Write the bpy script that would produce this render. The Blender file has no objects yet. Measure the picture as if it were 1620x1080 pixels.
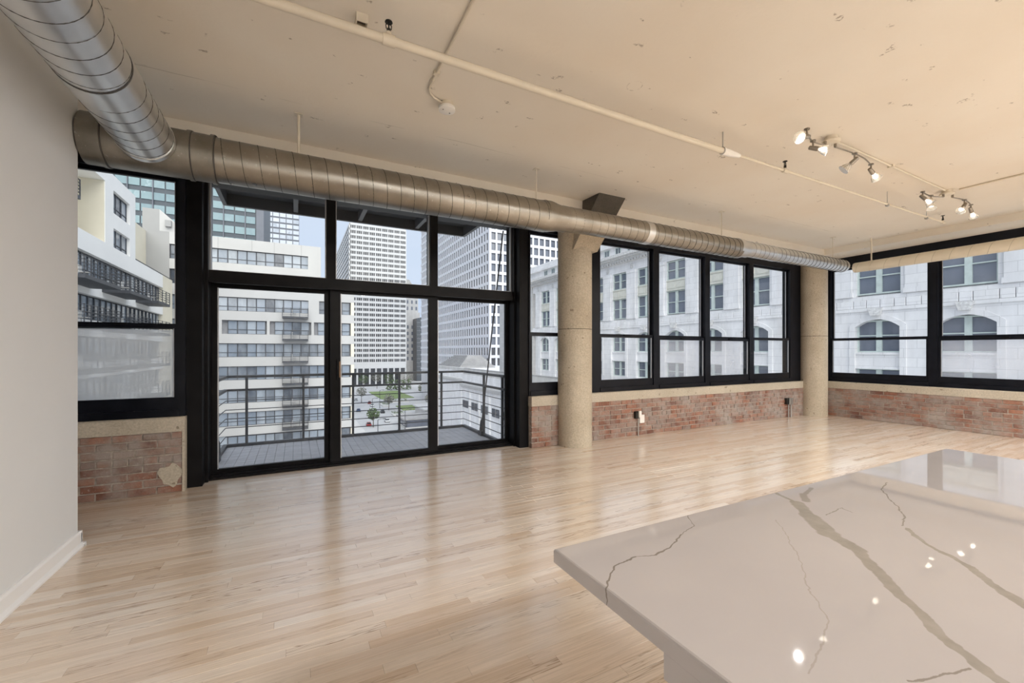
import bpy, math, random
from mathutils import Vector, Matrix
random.seed(7)
R = math.radians
S = bpy.context.scene
COL = S.collection
# ------------------------------------------------------------------ camera, sky, sun, exposure
cd = bpy.data.cameras.new('camera'); cam = bpy.data.objects.new('camera', cd); COL.objects.link(cam)
cd.sensor_width = 36.0; cd.lens = 664.0 * 36.0 / 1620.0; cd.shift_y = 15.0 / 1620.0
cd.clip_start = 0.02; cd.clip_end = 2000
cam.location = (0, 0, 1.3); cam.rotation_euler = (R(90), 0, R(-27.25)); S.camera = cam
S.view_settings.view_transform = 'Standard'; S.view_settings.look = 'None'
S.view_settings.gamma = 1.0; S.view_settings.exposure = 0.0; S.view_settings.use_curve_mapping = False
S.cycles.transparent_max_bounces = 24; S.cycles.max_bounces = 9; S.cycles.diffuse_bounces = 6
S.cycles.use_denoising = True; S.cycles.sample_clamp_indirect = 6.0; S.cycles.blur_glossy = 0.5
wd = bpy.data.worlds.new('sky'); S.world = wd; wd.use_nodes = True
wn = wd.node_tree.nodes; wl = wd.node_tree.links
bg = wn['Background']; bg.inputs['Strength'].default_value = 1.05
gtc = wn.new('ShaderNodeTexCoord'); gsep = wn.new('ShaderNodeSeparateXYZ'); grm = wn.new('ShaderNodeValToRGB')
wl.new(gtc.outputs['Generated'], gsep.inputs[0]); wl.new(gsep.outputs['Z'], grm.inputs[0]); wl.new(grm.outputs[0], bg.inputs['Color'])
grm.color_ramp.elements[0].position = 0.0; grm.color_ramp.elements[0].color = (0.66, 0.76, 0.95, 1)
grm.color_ramp.elements[1].position = 0.6; grm.color_ramp.elements[1].color = (0.68, 0.76, 0.92, 1)
sd = bpy.data.lights.new('sun', 'SUN'); sd.energy = 4.3; sd.angle = R(75); sd.color = (1.0, 0.96, 0.9)
sun = bpy.data.objects.new('sun', sd); COL.objects.link(sun)
sun.rotation_euler = Vector((0.04, 0.74, -0.67)).to_track_quat('-Z', 'Y').to_euler()
HEAD_W = 58.0      # watts of one lit track head in view
FILL_W = 650.0   # watts of one fill lamp added behind the camera
LAMP_COL = (1.0, 0.98, 0.95)

# ------------------------------------------------------------------ materials
def new_mat(name):
    m = bpy.data.materials.new(name); m.use_nodes = True
    nt = m.node_tree; b = nt.nodes['Principled BSDF']
    return m, nt, b
def N(nt, t, **kw):
    n = nt.nodes.new(t)
    for k, v in kw.items():
        if hasattr(n, k): setattr(n, k, v)
        else: n.inputs[k].default_value = v
    return n
def ramp(nt, fac, stops):
    r = nt.nodes.new('ShaderNodeValToRGB'); e = r.color_ramp.elements
    while len(e) < len(stops): e.new(0.5)
    for i, (p, c) in enumerate(stops):
        e[i].position = p; e[i].color = tuple(c) + (1,) if len(c) == 3 else c
    nt.links.new(fac, r.inputs[0]); return r
def geo_pos(nt, scale=(1, 1, 1), add=None):
    g = nt.nodes.new('ShaderNodeNewGeometry'); v = nt.nodes.new('ShaderNodeVectorMath'); v.operation = 'MULTIPLY'
    nt.links.new(g.outputs['Position'], v.inputs[0]); v.inputs[1].default_value = scale
    if add is not None:
        a = nt.nodes.new('ShaderNodeVectorMath'); a.operation = 'ADD'
        nt.links.new(v.outputs[0], a.inputs[0]); nt.links.new(add, a.inputs[1]); return a.outputs[0]
    return v.outputs[0]
def noise(nt, vec, scale, detail=4, rough=0.55):
    n = nt.nodes.new('ShaderNodeTexNoise'); n.inputs['Scale'].default_value = scale
    n.inputs['Detail'].default_value = detail; n.inputs['Roughness'].default_value = rough
    nt.links.new(vec, n.inputs['Vector']); return n.outputs['Fac']
def mix(nt, fac, a, b, mode='MIX'):
    m = nt.nodes.new('ShaderNodeMix'); m.data_type = 'RGBA'; m.blend_type = mode
    for sock, v in ((m.inputs[0], fac), (m.inputs[6], a), (m.inputs[7], b)):
        if hasattr(v, 'links'): nt.links.new(v, sock)
        else: sock.default_value = v if not isinstance(v, tuple) or len(v) == 4 else v + (1,)
    return m.outputs[2]
def math_n(nt, op, a, b=None):
    m = nt.nodes.new('ShaderNodeMath'); m.operation = op
    for i, v in enumerate((a, b)):
        if v is None: continue
        if hasattr(v, 'links'): nt.links.new(v, m.inputs[i])
        else: m.inputs[i].default_value = v
    return m.outputs[0]
def bump(nt, b, h, strength=0.2, dist=0.01):
    n = nt.nodes.new('ShaderNodeBump'); n.inputs['Strength'].default_value = strength; n.inputs['Distance'].default_value = dist
    nt.links.new(h, n.inputs['Height']); nt.links.new(n.outputs[0], b.inputs['Normal'])
def simple(name, col, rough=0.6, metal=0.0, var=0.12, sc=3.0, bmp=0.0, stretch=(1, 1, 1), spec=0.5):
    m, nt, b = new_mat(name)
    p = geo_pos(nt, stretch); f = noise(nt, p, sc, 5)
    lo = tuple(max(0, c * (1 - var)) for c in col); hi = tuple(min(1, c * (1 + var)) for c in col)
    r = ramp(nt, f, [(0.3, lo), (0.7, hi)])
    nt.links.new(r.outputs[0], b.inputs['Base Color'])
    b.inputs['Roughness'].default_value = rough; b.inputs['Metallic'].default_value = metal
    b.inputs['Specular IOR Level'].default_value = spec
    if bmp: bump(nt, b, f, bmp)
    return m
def emit(name, col, s):
    m, nt, b = new_mat(name); b.inputs['Base Color'].default_value = col + (1,)
    b.inputs['Emission Color'].default_value = col + (1,); b.inputs['Emission Strength'].default_value = s; return m
def glass_mat(name, tint=(0.97, 0.985, 0.98), haze=0.0, hazecol=(0.8, 0.82, 0.86), gloss=1.0, streak=0.0):
    m, nt, b = new_mat(name); nt.nodes.remove(b); out = nt.nodes['Material Output']
    tr = N(nt, 'ShaderNodeBsdfTransparent'); tr.inputs[0].default_value = tint + (1,)
    gl = N(nt, 'ShaderNodeBsdfGlossy'); gl.inputs['Roughness'].default_value = 0.0
    fr = N(nt, 'ShaderNodeFresnel'); fr.inputs['IOR'].default_value = 1.35
    bfg = N(nt, 'ShaderNodeNewGeometry'); fm = math_n(nt, 'MULTIPLY', math_n(nt, 'MULTIPLY', fr.outputs[0], gloss), math_n(nt, 'SUBTRACT', 1.0, bfg.outputs['Backfacing']))
    ms = N(nt, 'ShaderNodeMixShader'); nt.links.new(fm, ms.inputs[0]); nt.links.new(tr.outputs[0], ms.inputs[1]); nt.links.new(gl.outputs[0], ms.inputs[2])
    last = ms
    if haze:
        df = N(nt, 'ShaderNodeBsdfDiffuse'); df.inputs[0].default_value = hazecol + (1,)
        tl = N(nt, 'ShaderNodeBsdfTranslucent'); tl.inputs[0].default_value = hazecol + (1,)
        dm = N(nt, 'ShaderNodeMixShader'); dm.inputs[0].default_value = 0.5
        nt.links.new(df.outputs[0], dm.inputs[1]); nt.links.new(tl.outputs[0], dm.inputs[2])
        p = geo_pos(nt, (1.0, 1.0, 1.0)); f = noise(nt, p, 2.2, 5)
        rr = N(nt, 'ShaderNodeMapRange'); rr.inputs['From Min'].default_value = 0.3; rr.inputs['From Max'].default_value = 0.7
        rr.inputs['To Min'].default_value = haze * (1 - streak); rr.inputs['To Max'].default_value = haze * (1 + streak)
        nt.links.new(f, rr.inputs['Value'])
        m2 = N(nt, 'ShaderNodeMixShader'); nt.links.new(rr.outputs[0], m2.inputs[0]); nt.links.new(ms.outputs[0], m2.inputs[1]); nt.links.new(dm.outputs[0], m2.inputs[2])
        last = m2
    nt.links.new(last.outputs[0], out.inputs[0]); return m

M = {}
M['white_wall'] = simple('white_wall_paint', (0.71, 0.725, 0.735), 0.6, var=0.02, sc=1.2)
M['white_trim'] = simple('white_trim_paint', (0.82, 0.82, 0.82), 0.35, var=0.02)
M['black'] = simple('black_anodised_metal', (0.008, 0.009, 0.013), 0.3, 0.0, var=0.3, sc=6, spec=0.16)
M['black2'] = simple('black_door_metal', (0.008, 0.0075, 0.008), 0.35, 0.0, var=0.3, sc=6, spec=0.09)
M['gasket'] = simple('light_aluminium_edge', (0.45, 0.46, 0.48), 0.4, 0.6, var=0.1)
M['brass'] = simple('brown_wood_grip', (0.16, 0.085, 0.035), 0.45, 0.0, var=0.3, sc=20)
M['glass'] = glass_mat('window_glass')
M['doorglass'] = glass_mat('door_glass', tint=(0.93, 0.95, 0.96), haze=0.015, streak=0.5)
M['screen'] = glass_mat('insect_screen_mesh', tint=(0.97, 0.97, 0.98), haze=0.42, hazecol=(0.98, 0.98, 0.99), gloss=0.0, streak=0.08)
M['screen_light'] = glass_mat('light_insect_screen_mesh', tint=(0.95, 0.95, 0.96), haze=0.24, hazecol=(0.92, 0.92, 0.97), gloss=0.0, streak=0.08)
M['cream'] = simple('cream_pipe_paint', (0.655, 0.59, 0.48), 0.5, var=0.05, sc=5)
M['plastic'] = simple('white_plastic', (0.82, 0.80, 0.76), 0.35, var=0.02)
M['nickel'] = simple('brushed_nickel', (0.30, 0.27, 0.23), 0.32, 0.9, var=0.15, sc=30)
M['darkiron'] = simple('dark_sprinkler_metal', (0.03, 0.028, 0.025), 0.5, 0.5, var=0.2)
M['pocket'] = simple('dark_hole', (0.10, 0.08, 0.06), 0.9)
M['rail'] = simple('charcoal_painted_steel', (0.055, 0.058, 0.066), 0.45, 0.2, var=0.15)
M['steel'] = simple('galvanised_conduit', (0.45, 0.45, 0.44), 0.4, 0.8, var=0.15)
M['bulb'] = emit('halogen_bulb_glow', (1.0, 0.93, 0.82), 6.0)
M['fill_diffuser'] = emit('fill_lamp_glow', (1.0, 0.95, 0.88), 4.0)  # glowing cover of the fill lamps added behind the camera
M['bulboff'] = simple('unlit_bulb_glass', (0.6, 0.58, 0.54), 0.2)

def mat_shade():
    m, nt, b = new_mat('frosted_glass_shade')
    b.inputs['Base Color'].default_value = (0.95, 0.93, 0.88, 1); b.inputs['Roughness'].default_value = 0.25
    b.inputs['Transmission Weight'].default_value = 0.85; b.inputs['IOR'].default_value = 1.1
    f = noise(nt, geo_pos(nt), 30, 2); r = ramp(nt, f, [(0.3, (0.92, 0.90, 0.85)), (0.7, (0.98, 0.96, 0.92))]); nt.links.new(r.outputs[0], b.inputs['Base Color'])
    return m
M['shade'] = mat_shade()

def mat_ceiling():
    m, nt, b = new_mat('painted_concrete_ceiling')
    p = geo_pos(nt)
    big = noise(nt, p, 0.7, 3); r = ramp(nt, big, [(0.35, (0.725, 0.655, 0.555)), (0.65, (0.765, 0.715, 0.63))])
    sp = noise(nt, geo_pos(nt, (1.0, 1.6, 1)), 7.5, 3, 0.45); sr = ramp(nt, sp, [(0.0, (0, 0, 0)), (0.695, (0, 0, 0)), (0.73, (1, 1, 1))])
    fine = noise(nt, p, 60, 3); fr_ = ramp(nt, fine, [(0.45, (0, 0, 0)), (0.6, (1, 1, 1))])
    spk = math_n(nt, 'MULTIPLY', sr.outputs[0], fr_.outputs[0])
    c = mix(nt, math_n(nt, 'MULTIPLY', spk, 0.75), r.outputs[0], (0.20, 0.155, 0.11))
    sep = N(nt, 'ShaderNodeSeparateXYZ'); nt.links.new(p, sep.inputs[0])
    wob = math_n(nt, 'MULTIPLY', math_n(nt, 'SUBTRACT', noise(nt, p, 1.5, 3), 0.5), 0.05)
    dl = math_n(nt, 'ABSOLUTE', math_n(nt, 'SUBTRACT', math_n(nt, 'ADD', sep.outputs['Y'], wob), 3.72))
    ln = math_n(nt, 'LESS_THAN', dl, 0.004)
    brk = ramp(nt, noise(nt, geo_pos(nt, (1, 0.1, 1)), 2.0, 3), [(0.45, (0, 0, 0)), (0.6, (1, 1, 1))])
    c = mix(nt, math_n(nt, 'MULTIPLY', math_n(nt, 'MULTIPLY', ln, brk.outputs[0]), 0.45), c, (0.30, 0.25, 0.19))
    dd = N(nt, 'ShaderNodeVectorMath'); dd.operation = 'DISTANCE'; nt.links.new(p, dd.inputs[0]); dd.inputs[1].default_value = (2.223, 2.339, CZ)
    rg = math_n(nt, 'LESS_THAN', math_n(nt, 'ABSOLUTE', math_n(nt, 'SUBTRACT', dd.outputs['Value'], 0.055)), 0.0035)
    c = mix(nt, math_n(nt, 'MULTIPLY', math_n(nt, 'MULTIPLY', rg, fr_.outputs[0]), 0.6), c, (0.30, 0.25, 0.19))
    nt.links.new(c, b.inputs['Base Color']); b.inputs['Roughness'].default_value = 0.7
    bump(nt, b, noise(nt, p, 9, 6), 0.15, 0.02); return m
CZ = 3.255
M['ceiling'] = mat_ceiling()

def mat_floor():
    m, nt, b = new_mat('oak_strip_floor')
    at = N(nt, 'ShaderNodeAttribute'); at.attribute_name = 'tone'
    sc = N(nt, 'ShaderNodeVectorMath'); sc.operation = 'SCALE'; sc.inputs['Scale'].default_value = 37.0
    nt.links.new(at.outputs['Color'], sc.inputs[0])
    p = geo_pos(nt, (0.8, 13.0, 1.0), sc.outputs[0])
    sep = N(nt, 'ShaderNodeSeparateColor'); nt.links.new(at.outputs['Color'], sep.inputs[0])
    base = ramp(nt, sep.outputs[0], [(0.0, (0.66, 0.525, 0.40)), (0.3, (0.725, 0.60, 0.485)), (0.7, (0.77, 0.66, 0.55)), (1.0, (0.795, 0.705, 0.61))])
    n1 = noise(nt, p, 1.6, 3)
    saw = math_n(nt, 'FRACT', math_n(nt, 'MULTIPLY', n1, 11.0))
    gr = ramp(nt, saw, [(0.0, (1, 1, 1)), (0.10, (0.45, 0.45, 0.45)), (0.35, (0, 0, 0)), (0.88, (0, 0, 0)), (1.0, (0.9, 0.9, 0.9))])
    amt = ramp(nt, sep.outputs[1], [(0.30, (0.08, 0.08, 0.08)), (0.65, (0.45, 0.45, 0.45)), (0.85, (1, 1, 1))])
    patch = ramp(nt, noise(nt, p, 0.8, 2), [(0.4, (0, 0, 0)), (0.6, (1, 1, 1))])
    c = mix(nt, math_n(nt, 'MULTIPLY', math_n(nt, 'MULTIPLY', gr.outputs[0], amt.outputs[0]), patch.outputs[0]), base.outputs[0], (0.25, 0.16, 0.09))
    fine = noise(nt, geo_pos(nt, (4.0, 160.0, 1.0), sc.outputs[0]), 1.0, 3)
    fr_ = ramp(nt, fine, [(0.3, (0.86, 0.85, 0.83)), (0.7, (1.04, 1.04, 1.04))])
    c = mix(nt, 1.0, c, fr_.outputs[0], 'MULTIPLY')
    nt.links.new(c, b.inputs['Base Color'])
    rr = N(nt, 'ShaderNodeMapRange'); rr.inputs['To Min'].default_value = 0.17; rr.inputs['To Max'].default_value = 0.28
    nt.links.new(fine, rr.inputs['Value']); nt.links.new(rr.outputs[0], b.inputs['Roughness'])
    b.inputs['Specular IOR Level'].default_value = 0.9; b.inputs['Coat Weight'].default_value = 0.6; b.inputs['Coat Roughness'].default_value = 0.16
    bump(nt, b, fine, 0.05, 0.003); return m
M['floor'] = mat_floor()
M['underfloor'] = simple('dark_floor_joint', (0.22, 0.15, 0.09), 0.8)

def mat_brick():
    m, nt, b = new_mat('old_red_common_brick')
    oi = N(nt, 'ShaderNodeObjectInfo'); p = geo_pos(nt)
    r = ramp(nt, oi.outputs['Random'], [(0.0, (0.15, 0.068, 0.048)), (0.3, (0.235, 0.105, 0.068)), (0.6, (0.30, 0.14, 0.09)), (0.85, (0.25, 0.145, 0.11)), (1.0, (0.20, 0.14, 0.12))])
    n1 = noise(nt, p, 14, 6, 0.7); r1 = ramp(nt, n1, [(0.3, (0.68, 0.68, 0.68)), (0.7, (1.25, 1.22, 1.2))])
    c = mix(nt, 1.0, r.outputs[0], r1.outputs[0], 'MULTIPLY')
    d = ramp(nt, noise(nt, p, 3.0, 6, 0.65), [(0.40, (0, 0, 0)), (0.62, (0.85, 0.85, 0.85))])
    c = mix(nt, d.outputs[0], c, (0.34, 0.30, 0.27))
    s = ramp(nt, noise(nt, p, 70, 3, 0.6), [(0.62, (0, 0, 0)), (0.72, (0.5, 0.5, 0.5))])
    c = mix(nt, s.outputs[0], c, (0.55, 0.50, 0.45))
    nt.links.new(c, b.inputs['Base Color']); b.inputs['Roughness'].default_value = 0.9
    bump(nt, b, noise(nt, p, 45, 5, 0.7), 0.6, 0.008); return m
M['brick'] = mat_brick()
M['mortar'] = simple('grey_lime_mortar', (0.36, 0.31, 0.265), 0.95, var=0.3, sc=25, bmp=0.5)

def mat_concrete(name, c0, c1, spot):
    m, nt, b = new_mat(name); p = geo_pos(nt)
    r = ramp(nt, noise(nt, p, 2.2, 6, 0.6), [(0.3, c0), (0.7, c1)])
    f = ramp(nt, noise(nt, p, 55, 4, 0.7), [(0.35, (0.8, 0.8, 0.8)), (0.65, (1.12, 1.12, 1.12))])
    c = mix(nt, 1.0, r.outputs[0], f.outputs[0], 'MULTIPLY')
    h = ramp(nt, noise(nt, p, 16, 2, 0.4), [(0.70, (0, 0, 0)), (0.73, (1, 1, 1))])
    c = mix(nt, h.outputs[0], c, spot)
    nt.links.new(c, b.inputs['Base Color']); b.inputs['Roughness'].default_value = 0.85
    bump(nt, b, noise(nt, p, 60, 5, 0.7), 0.45, 0.006); return m
M['concrete'] = mat_concrete('tan_column_concrete', (0.42, 0.355, 0.265), (0.53, 0.465, 0.365), (0.26, 0.21, 0.15))
M['sill'] = mat_concrete('concrete_sill', (0.42, 0.37, 0.29), (0.54, 0.48, 0.39), (0.24, 0.20, 0.15))
M['capital'] = mat_concrete('dark_bare_concrete', (0.065, 0.055, 0.042), (0.115, 0.098, 0.075), (0.05, 0.04, 0.03))

def mat_duct(name, c0, c1, rough, metal):
    m, nt, b = new_mat(name); p = geo_pos(nt)
    n1 = noise(nt, p, 3.5, 5, 0.6); r = ramp(nt, n1, [(0.3, c0), (0.7, c1)])
    sp = ramp(nt, noise(nt, p, 40, 4, 0.7), [(0.62, (0, 0, 0)), (0.74, (0.35, 0.35, 0.35))])
    c = mix(nt, sp.outputs[0], r.outputs[0], (0.75, 0.74, 0.70)); nt.links.new(c, b.inputs['Base Color'])
    rr = N(nt, 'ShaderNodeMapRange'); rr.inputs['To Min'].default_value = rough - 0.08; rr.inputs['To Max'].default_value = rough + 0.1
    nt.links.new(noise(nt, p, 12, 4), rr.inputs['Value']); nt.links.new(rr.outputs[0], b.inputs['Roughness'])
    b.inputs['Metallic'].default_value = metal; return m
M['duct'] = mat_duct('warm_galvanised_steel', (0.27, 0.25, 0.215), (0.38, 0.355, 0.315), 0.30, 0.95)
M['duct2'] = mat_duct('cool_galvanised_steel', (0.60, 0.60, 0.59), (0.72, 0.72, 0.71), 0.32, 0.92)
M['fitting'] = mat_duct('dull_tarnished_steel', (0.19, 0.175, 0.15), (0.33, 0.31, 0.27), 0.42, 0.9)
M['seam'] = simple('dark_lock_seam', (0.07, 0.065, 0.06), 0.6, 0.3)
M['duct_cream'] = simple('cream_painted_duct', (0.70, 0.64, 0.52), 0.5, var=0.05, sc=4)
M['cream_seam'] = simple('dull_cream_seam', (0.42, 0.38, 0.30), 0.6)

def mat_quartz():
    m, nt, b = new_mat('veined_quartz')
    p = geo_pos(nt)
    def warp(src, scale, amp):
        n = nt.nodes.new('ShaderNodeTexNoise'); n.inputs['Scale'].default_value = scale; n.inputs['Detail'].default_value = 4
        nt.links.new(src, n.inputs['Vector'])
        a = N(nt, 'ShaderNodeVectorMath'); a.operation = 'SUBTRACT'; nt.links.new(n.outputs['Color'], a.inputs[0]); a.inputs[1].default_value = (0.5, 0.5, 0.5)
        s_ = N(nt, 'ShaderNodeVectorMath'); s_.operation = 'SCALE'; nt.links.new(a.outputs[0], s_.inputs[0]); s_.inputs['Scale'].default_value = amp
        d = N(nt, 'ShaderNodeVectorMath'); d.operation = 'ADD'; nt.links.new(src, d.inputs[0]); nt.links.new(s_.outputs[0], d.inputs[1]); return d.outputs[0]
    wp = warp(warp(p, 9, 0.028), 55, 0.010)
    sep = N(nt, 'ShaderNodeSeparateXYZ'); nt.links.new(wp, sep.inputs[0])
    cmb = N(nt, 'ShaderNodeCombineXYZ'); nt.links.new(sep.outputs[0], cmb.inputs[0]); nt.links.new(sep.outputs[1], cmb.inputs[1]); flat = cmb.outputs[0]
    def vein(pts, ws):
        best = None
        for (a, c_), w in zip(zip(pts, pts[1:]), ws):
            A = Vector((a[0], a[1], 0)); B = Vector((c_[0], c_[1], 0)); ba = B - A
            pa = N(nt, 'ShaderNodeVectorMath'); pa.operation = 'SUBTRACT'; nt.links.new(flat, pa.inputs[0]); pa.inputs[1].default_value = A
            dt = N(nt, 'ShaderNodeVectorMath'); dt.operation = 'DOT_PRODUCT'; nt.links.new(pa.outputs[0], dt.inputs[0]); dt.inputs[1].default_value = ba / ba.dot(ba)
            cl = N(nt, 'ShaderNodeClamp'); nt.links.new(dt.outputs['Value'], cl.inputs[0])
            s_ = N(nt, 'ShaderNodeVectorMath'); s_.operation = 'SCALE'; s_.inputs[0].default_value = ba; nt.links.new(cl.outputs[0], s_.inputs['Scale'])
            d = N(nt, 'ShaderNodeVectorMath'); d.operation = 'DISTANCE'; nt.links.new(pa.outputs[0], d.inputs[0]); nt.links.new(s_.outputs[0], d.inputs[1])
            q = math_n(nt, 'DIVIDE', d.outputs['Value'], w)
            best = q if best is None else math_n(nt, 'MINIMUM', best, q)
        return best
    def mask(v, soft):
        mr = N(nt, 'ShaderNodeMapRange'); mr.inputs['From Min'].default_value = 1.0; mr.inputs['From Max'].default_value = soft
        mr.inputs['To Min'].default_value = 1.0; mr.inputs['To Max'].default_value = 0.0; nt.links.new(v, mr.inputs['Value']); return mr.outputs[0]
    n2 = noise(nt, p, 2.0, 4); base = ramp(nt, n2, [(0.3, (0.40, 0.372, 0.368)), (0.7, (0.44, 0.412, 0.405))])
    c = base.outputs[0]
    main = vein([(1.150, 0.70), (1.117, 0.604), (1.051, 0.543), (0.982, 0.473), (0.952, 0.409), (0.895, 0.359), (0.847, 0.313), (0.773, 0.247), (0.72, 0.17), (0.66, 0.05)],
                [0.004, 0.013, 0.018, 0.014, 0.011, 0.009, 0.008, 0.007, 0.007])
    r2 = vein([(1.165, 0.412), (1.1, 0.36), (1.052, 0.29), (0.99, 0.23), (0.92, 0.14)], [0.004, 0.004, 0.006, 0.009])
    vc = ramp(nt, noise(nt, p, 30, 4), [(0.3, (0.235, 0.212, 0.185)), (0.7, (0.305, 0.28, 0.25))]).outputs[0]
    c = mix(nt, math_n(nt, 'MULTIPLY', mask(main, 1.25), 0.92), c, vc); c = mix(nt, math_n(nt, 'MULTIPLY', mask(r2, 1.25), 0.9), c, vc)
    lf = vein([(0.824, 0.70), (0.776, 0.629), (0.711, 0.613), (0.65, 0.585), (0.592, 0.575), (0.559, 0.585), (0.502, 0.573), (0.45, 0.536), (0.41, 0.50)], [0.0006, 0.0007, 0.0013, 0.0014, 0.0008, 0.0013, 0.0011, 0.0007])
    r1 = vein([(1.519, 0.584), (1.423, 0.56), (1.361, 0.514), (1.303, 0.475), (1.242, 0.445), (1.173, 0.425)], [0.0011] * 5)
    bb = vein([(0.627, 0.223), (0.642, 0.218), (0.669, 0.209), (0.688, 0.204), (0.72, 0.196)], [0.0011] * 4)
    br = vein([(1.09, 0.527), (1.175, 0.541), (1.16, 0.51)], [0.0010, 0.0008])
    bl = vein([(1.15, 0.605), (1.20, 0.635), (1.274, 0.651)], [0.006, 0.004])
    dk = (0.14, 0.115, 0.09)
    for v, a in ((lf, 0.75), (r1, 0.65), (bb, 0.7), (br, 0.6), (bl, 0.5)): c = mix(nt, math_n(nt, 'MULTIPLY', mask(v, 1.6), a), c, dk)
    md = vein([(0.961, 0.57), (0.894, 0.503), (0.828, 0.453), (0.777, 0.409), (0.724, 0.376), (0.691, 0.341), (0.665, 0.32), (0.615, 0.302), (0.541, 0.278)], [0.0008] * 8)
    c = mix(nt, math_n(nt, 'MULTIPLY', mask(md, 1.8), 0.45), c, (0.27, 0.235, 0.19))
    nt.links.new(c, b.inputs['Base Color']); b.inputs['Roughness'].default_value = 0.02; b.inputs['Specular IOR Level'].default_value = 0.5
    return m
M['quartz'] = mat_quartz()
M['cabinet'] = simple('taupe_cabinet_paint', (0.42, 0.39, 0.37), 0.45, var=0.03)
# outdoors
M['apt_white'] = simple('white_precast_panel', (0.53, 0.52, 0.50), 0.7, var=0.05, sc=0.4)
M['wing_sunlit'] = simple('sunlit_tone_wing_panel', (0.90, 0.885, 0.85), 0.7, var=0.03, sc=0.4)  # lighter copy of the white panel; the wing's sunlight is in the colour
M['apt_cream'] = simple('cream_render', (0.78, 0.72, 0.58), 0.8, var=0.05, sc=0.4)
M['apt_grey'] = simple('grey_render', (0.36, 0.355, 0.345), 0.8, var=0.05, sc=0.4)
M['apt_core'] = simple('grey_core_concrete', (0.30, 0.30, 0.31), 0.8)  # plain grey concrete of the recessed block core
M['frame_dark'] = simple('dark_window_frame', (0.06, 0.065, 0.075), 0.5)
def pane_mat(name, cols, rough=0.08):
    m, nt, b = new_mat(name); oi = N(nt, 'ShaderNodeObjectInfo')
    n = noise(nt, geo_pos(nt, (0.7, 0.7, 0.35)), 1.1, 3)
    v = math_n(nt, 'FRACT', math_n(nt, 'ADD', oi.outputs['Random'], math_n(nt, 'MULTIPLY', n, 0.35)))
    r = ramp(nt, v, [(i / (len(cols) - 1), c) for i, c in enumerate(cols)])
    nt.links.new(r.outputs[0], b.inputs['Base Color']); b.inputs['Roughness'].default_value = rough; b.inputs['Specular IOR Level'].default_value = 0.7
    return m
M['pane_apt'] = pane_mat('apartment_pane', [(0.30, 0.34, 0.39), (0.20, 0.24, 0.29), (0.38, 0.42, 0.46), (0.05, 0.06, 0.08), (0.34, 0.38, 0.42)])
M['pane_off'] = pane_mat('office_pane', [(0.10, 0.115, 0.15), (0.17, 0.19, 0.24), (0.13, 0.15, 0.19), (0.22, 0.235, 0.28)])
M['pane_teal'] = pane_mat('teal_tower_pane', [(0.14, 0.24, 0.26), (0.19, 0.29, 0.31), (0.11, 0.20, 0.23), (0.23, 0.33, 0.35)], 0.15)
M['pane_grid'] = pane_mat('grid_tower_pane', [(0.10, 0.11, 0.14), (0.17, 0.185, 0.22), (0.13, 0.14, 0.17)])
M['pane_pale'] = pane_mat('pale_tower_pane', [(0.40, 0.44, 0.50), (0.52, 0.56, 0.62), (0.30, 0.34, 0.40)], 0.2)
M['tower_dark'] = simple('dark_tower_cladding', (0.055, 0.07, 0.085), 0.4, var=0.1, sc=0.3)
M['tower_grey'] = simple('grey_tower_cladding', (0.15, 0.16, 0.185), 0.5, var=0.1, sc=0.3)
M['tower_white'] = simple('white_tower_cladding', (0.60, 0.60, 0.60), 0.6, var=0.03, sc=0.1)
M['grid_white'] = simple('bright_white_tower_frame', (0.70, 0.70, 0.735), 0.6, var=0.03, sc=0.1)
M['strip_glass'] = simple('dark_strip_glazing', (0.06, 0.063, 0.072), 0.2, var=0.3, sc=0.6)
def mat_stone(name, a, b_):
    m, nt, b = new_mat(name); g = nt.nodes.new('ShaderNodeNewGeometry')
    sep = N(nt, 'ShaderNodeSeparateXYZ'); nt.links.new(g.outputs['Position'], sep.inputs[0])
    cmb = N(nt, 'ShaderNodeCombineXYZ'); nt.links.new(math_n(nt, 'ADD', sep.outputs[1], math_n(nt, 'MULTIPLY', sep.outputs[0], 0.7)), cmb.inputs[0]); nt.links.new(sep.outputs[2], cmb.inputs[1])
    bt = N(nt, 'ShaderNodeTexBrick'); nt.links.new(cmb.outputs[0], bt.inputs['Vector'])
    bt.inputs['Scale'].default_value = 1.0; bt.inputs['Brick Width'].default_value = 1.5; bt.inputs['Row Height'].default_value = 0.75; bt.inputs['Mortar Size'].default_value = 0.012
    bt.inputs['Color1'].default_value = a + (1,); bt.inputs['Color2'].default_value = b_ + (1,); bt.inputs['Mortar'].default_value = tuple(x * 0.72 for x in a) + (1,)
    st = ramp(nt, noise(nt, geo_pos(nt, (1, 1, 0.35)), 0.5, 6, 0.65), [(0.35, (0.86, 0.86, 0.85)), (0.65, (1.05, 1.05, 1.05))])
    c = mix(nt, 1.0, bt.outputs[0], st.outputs[0], 'MULTIPLY'); nt.links.new(c, b.inputs['Base Color']); b.inputs['Roughness'].default_value = 0.85
    return m
M['stone'] = mat_stone('pale_limestone', (0.80, 0.79, 0.80), (0.85, 0.84, 0.845))
M['stone_d'] = mat_stone('weathered_grey_limestone', (0.56, 0.55, 0.54), (0.60, 0.59, 0.58))
M['carve'] = simple('carved_limestone', (0.62, 0.61, 0.60), 0.9, var=0.25, sc=6, bmp=0.5)
M['roof_grey'] = simple('grey_stepped_roof', (0.36, 0.355, 0.35), 0.8, var=0.15, sc=0.5)
M['verdigris'] = simple('pale_green_window_metal', (0.55, 0.62, 0.59), 0.6, var=0.1, sc=2)
M['spandrel'] = simple('cream_spandrel_panel', (0.66, 0.65, 0.58), 0.7, var=0.08, sc=2)
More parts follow.
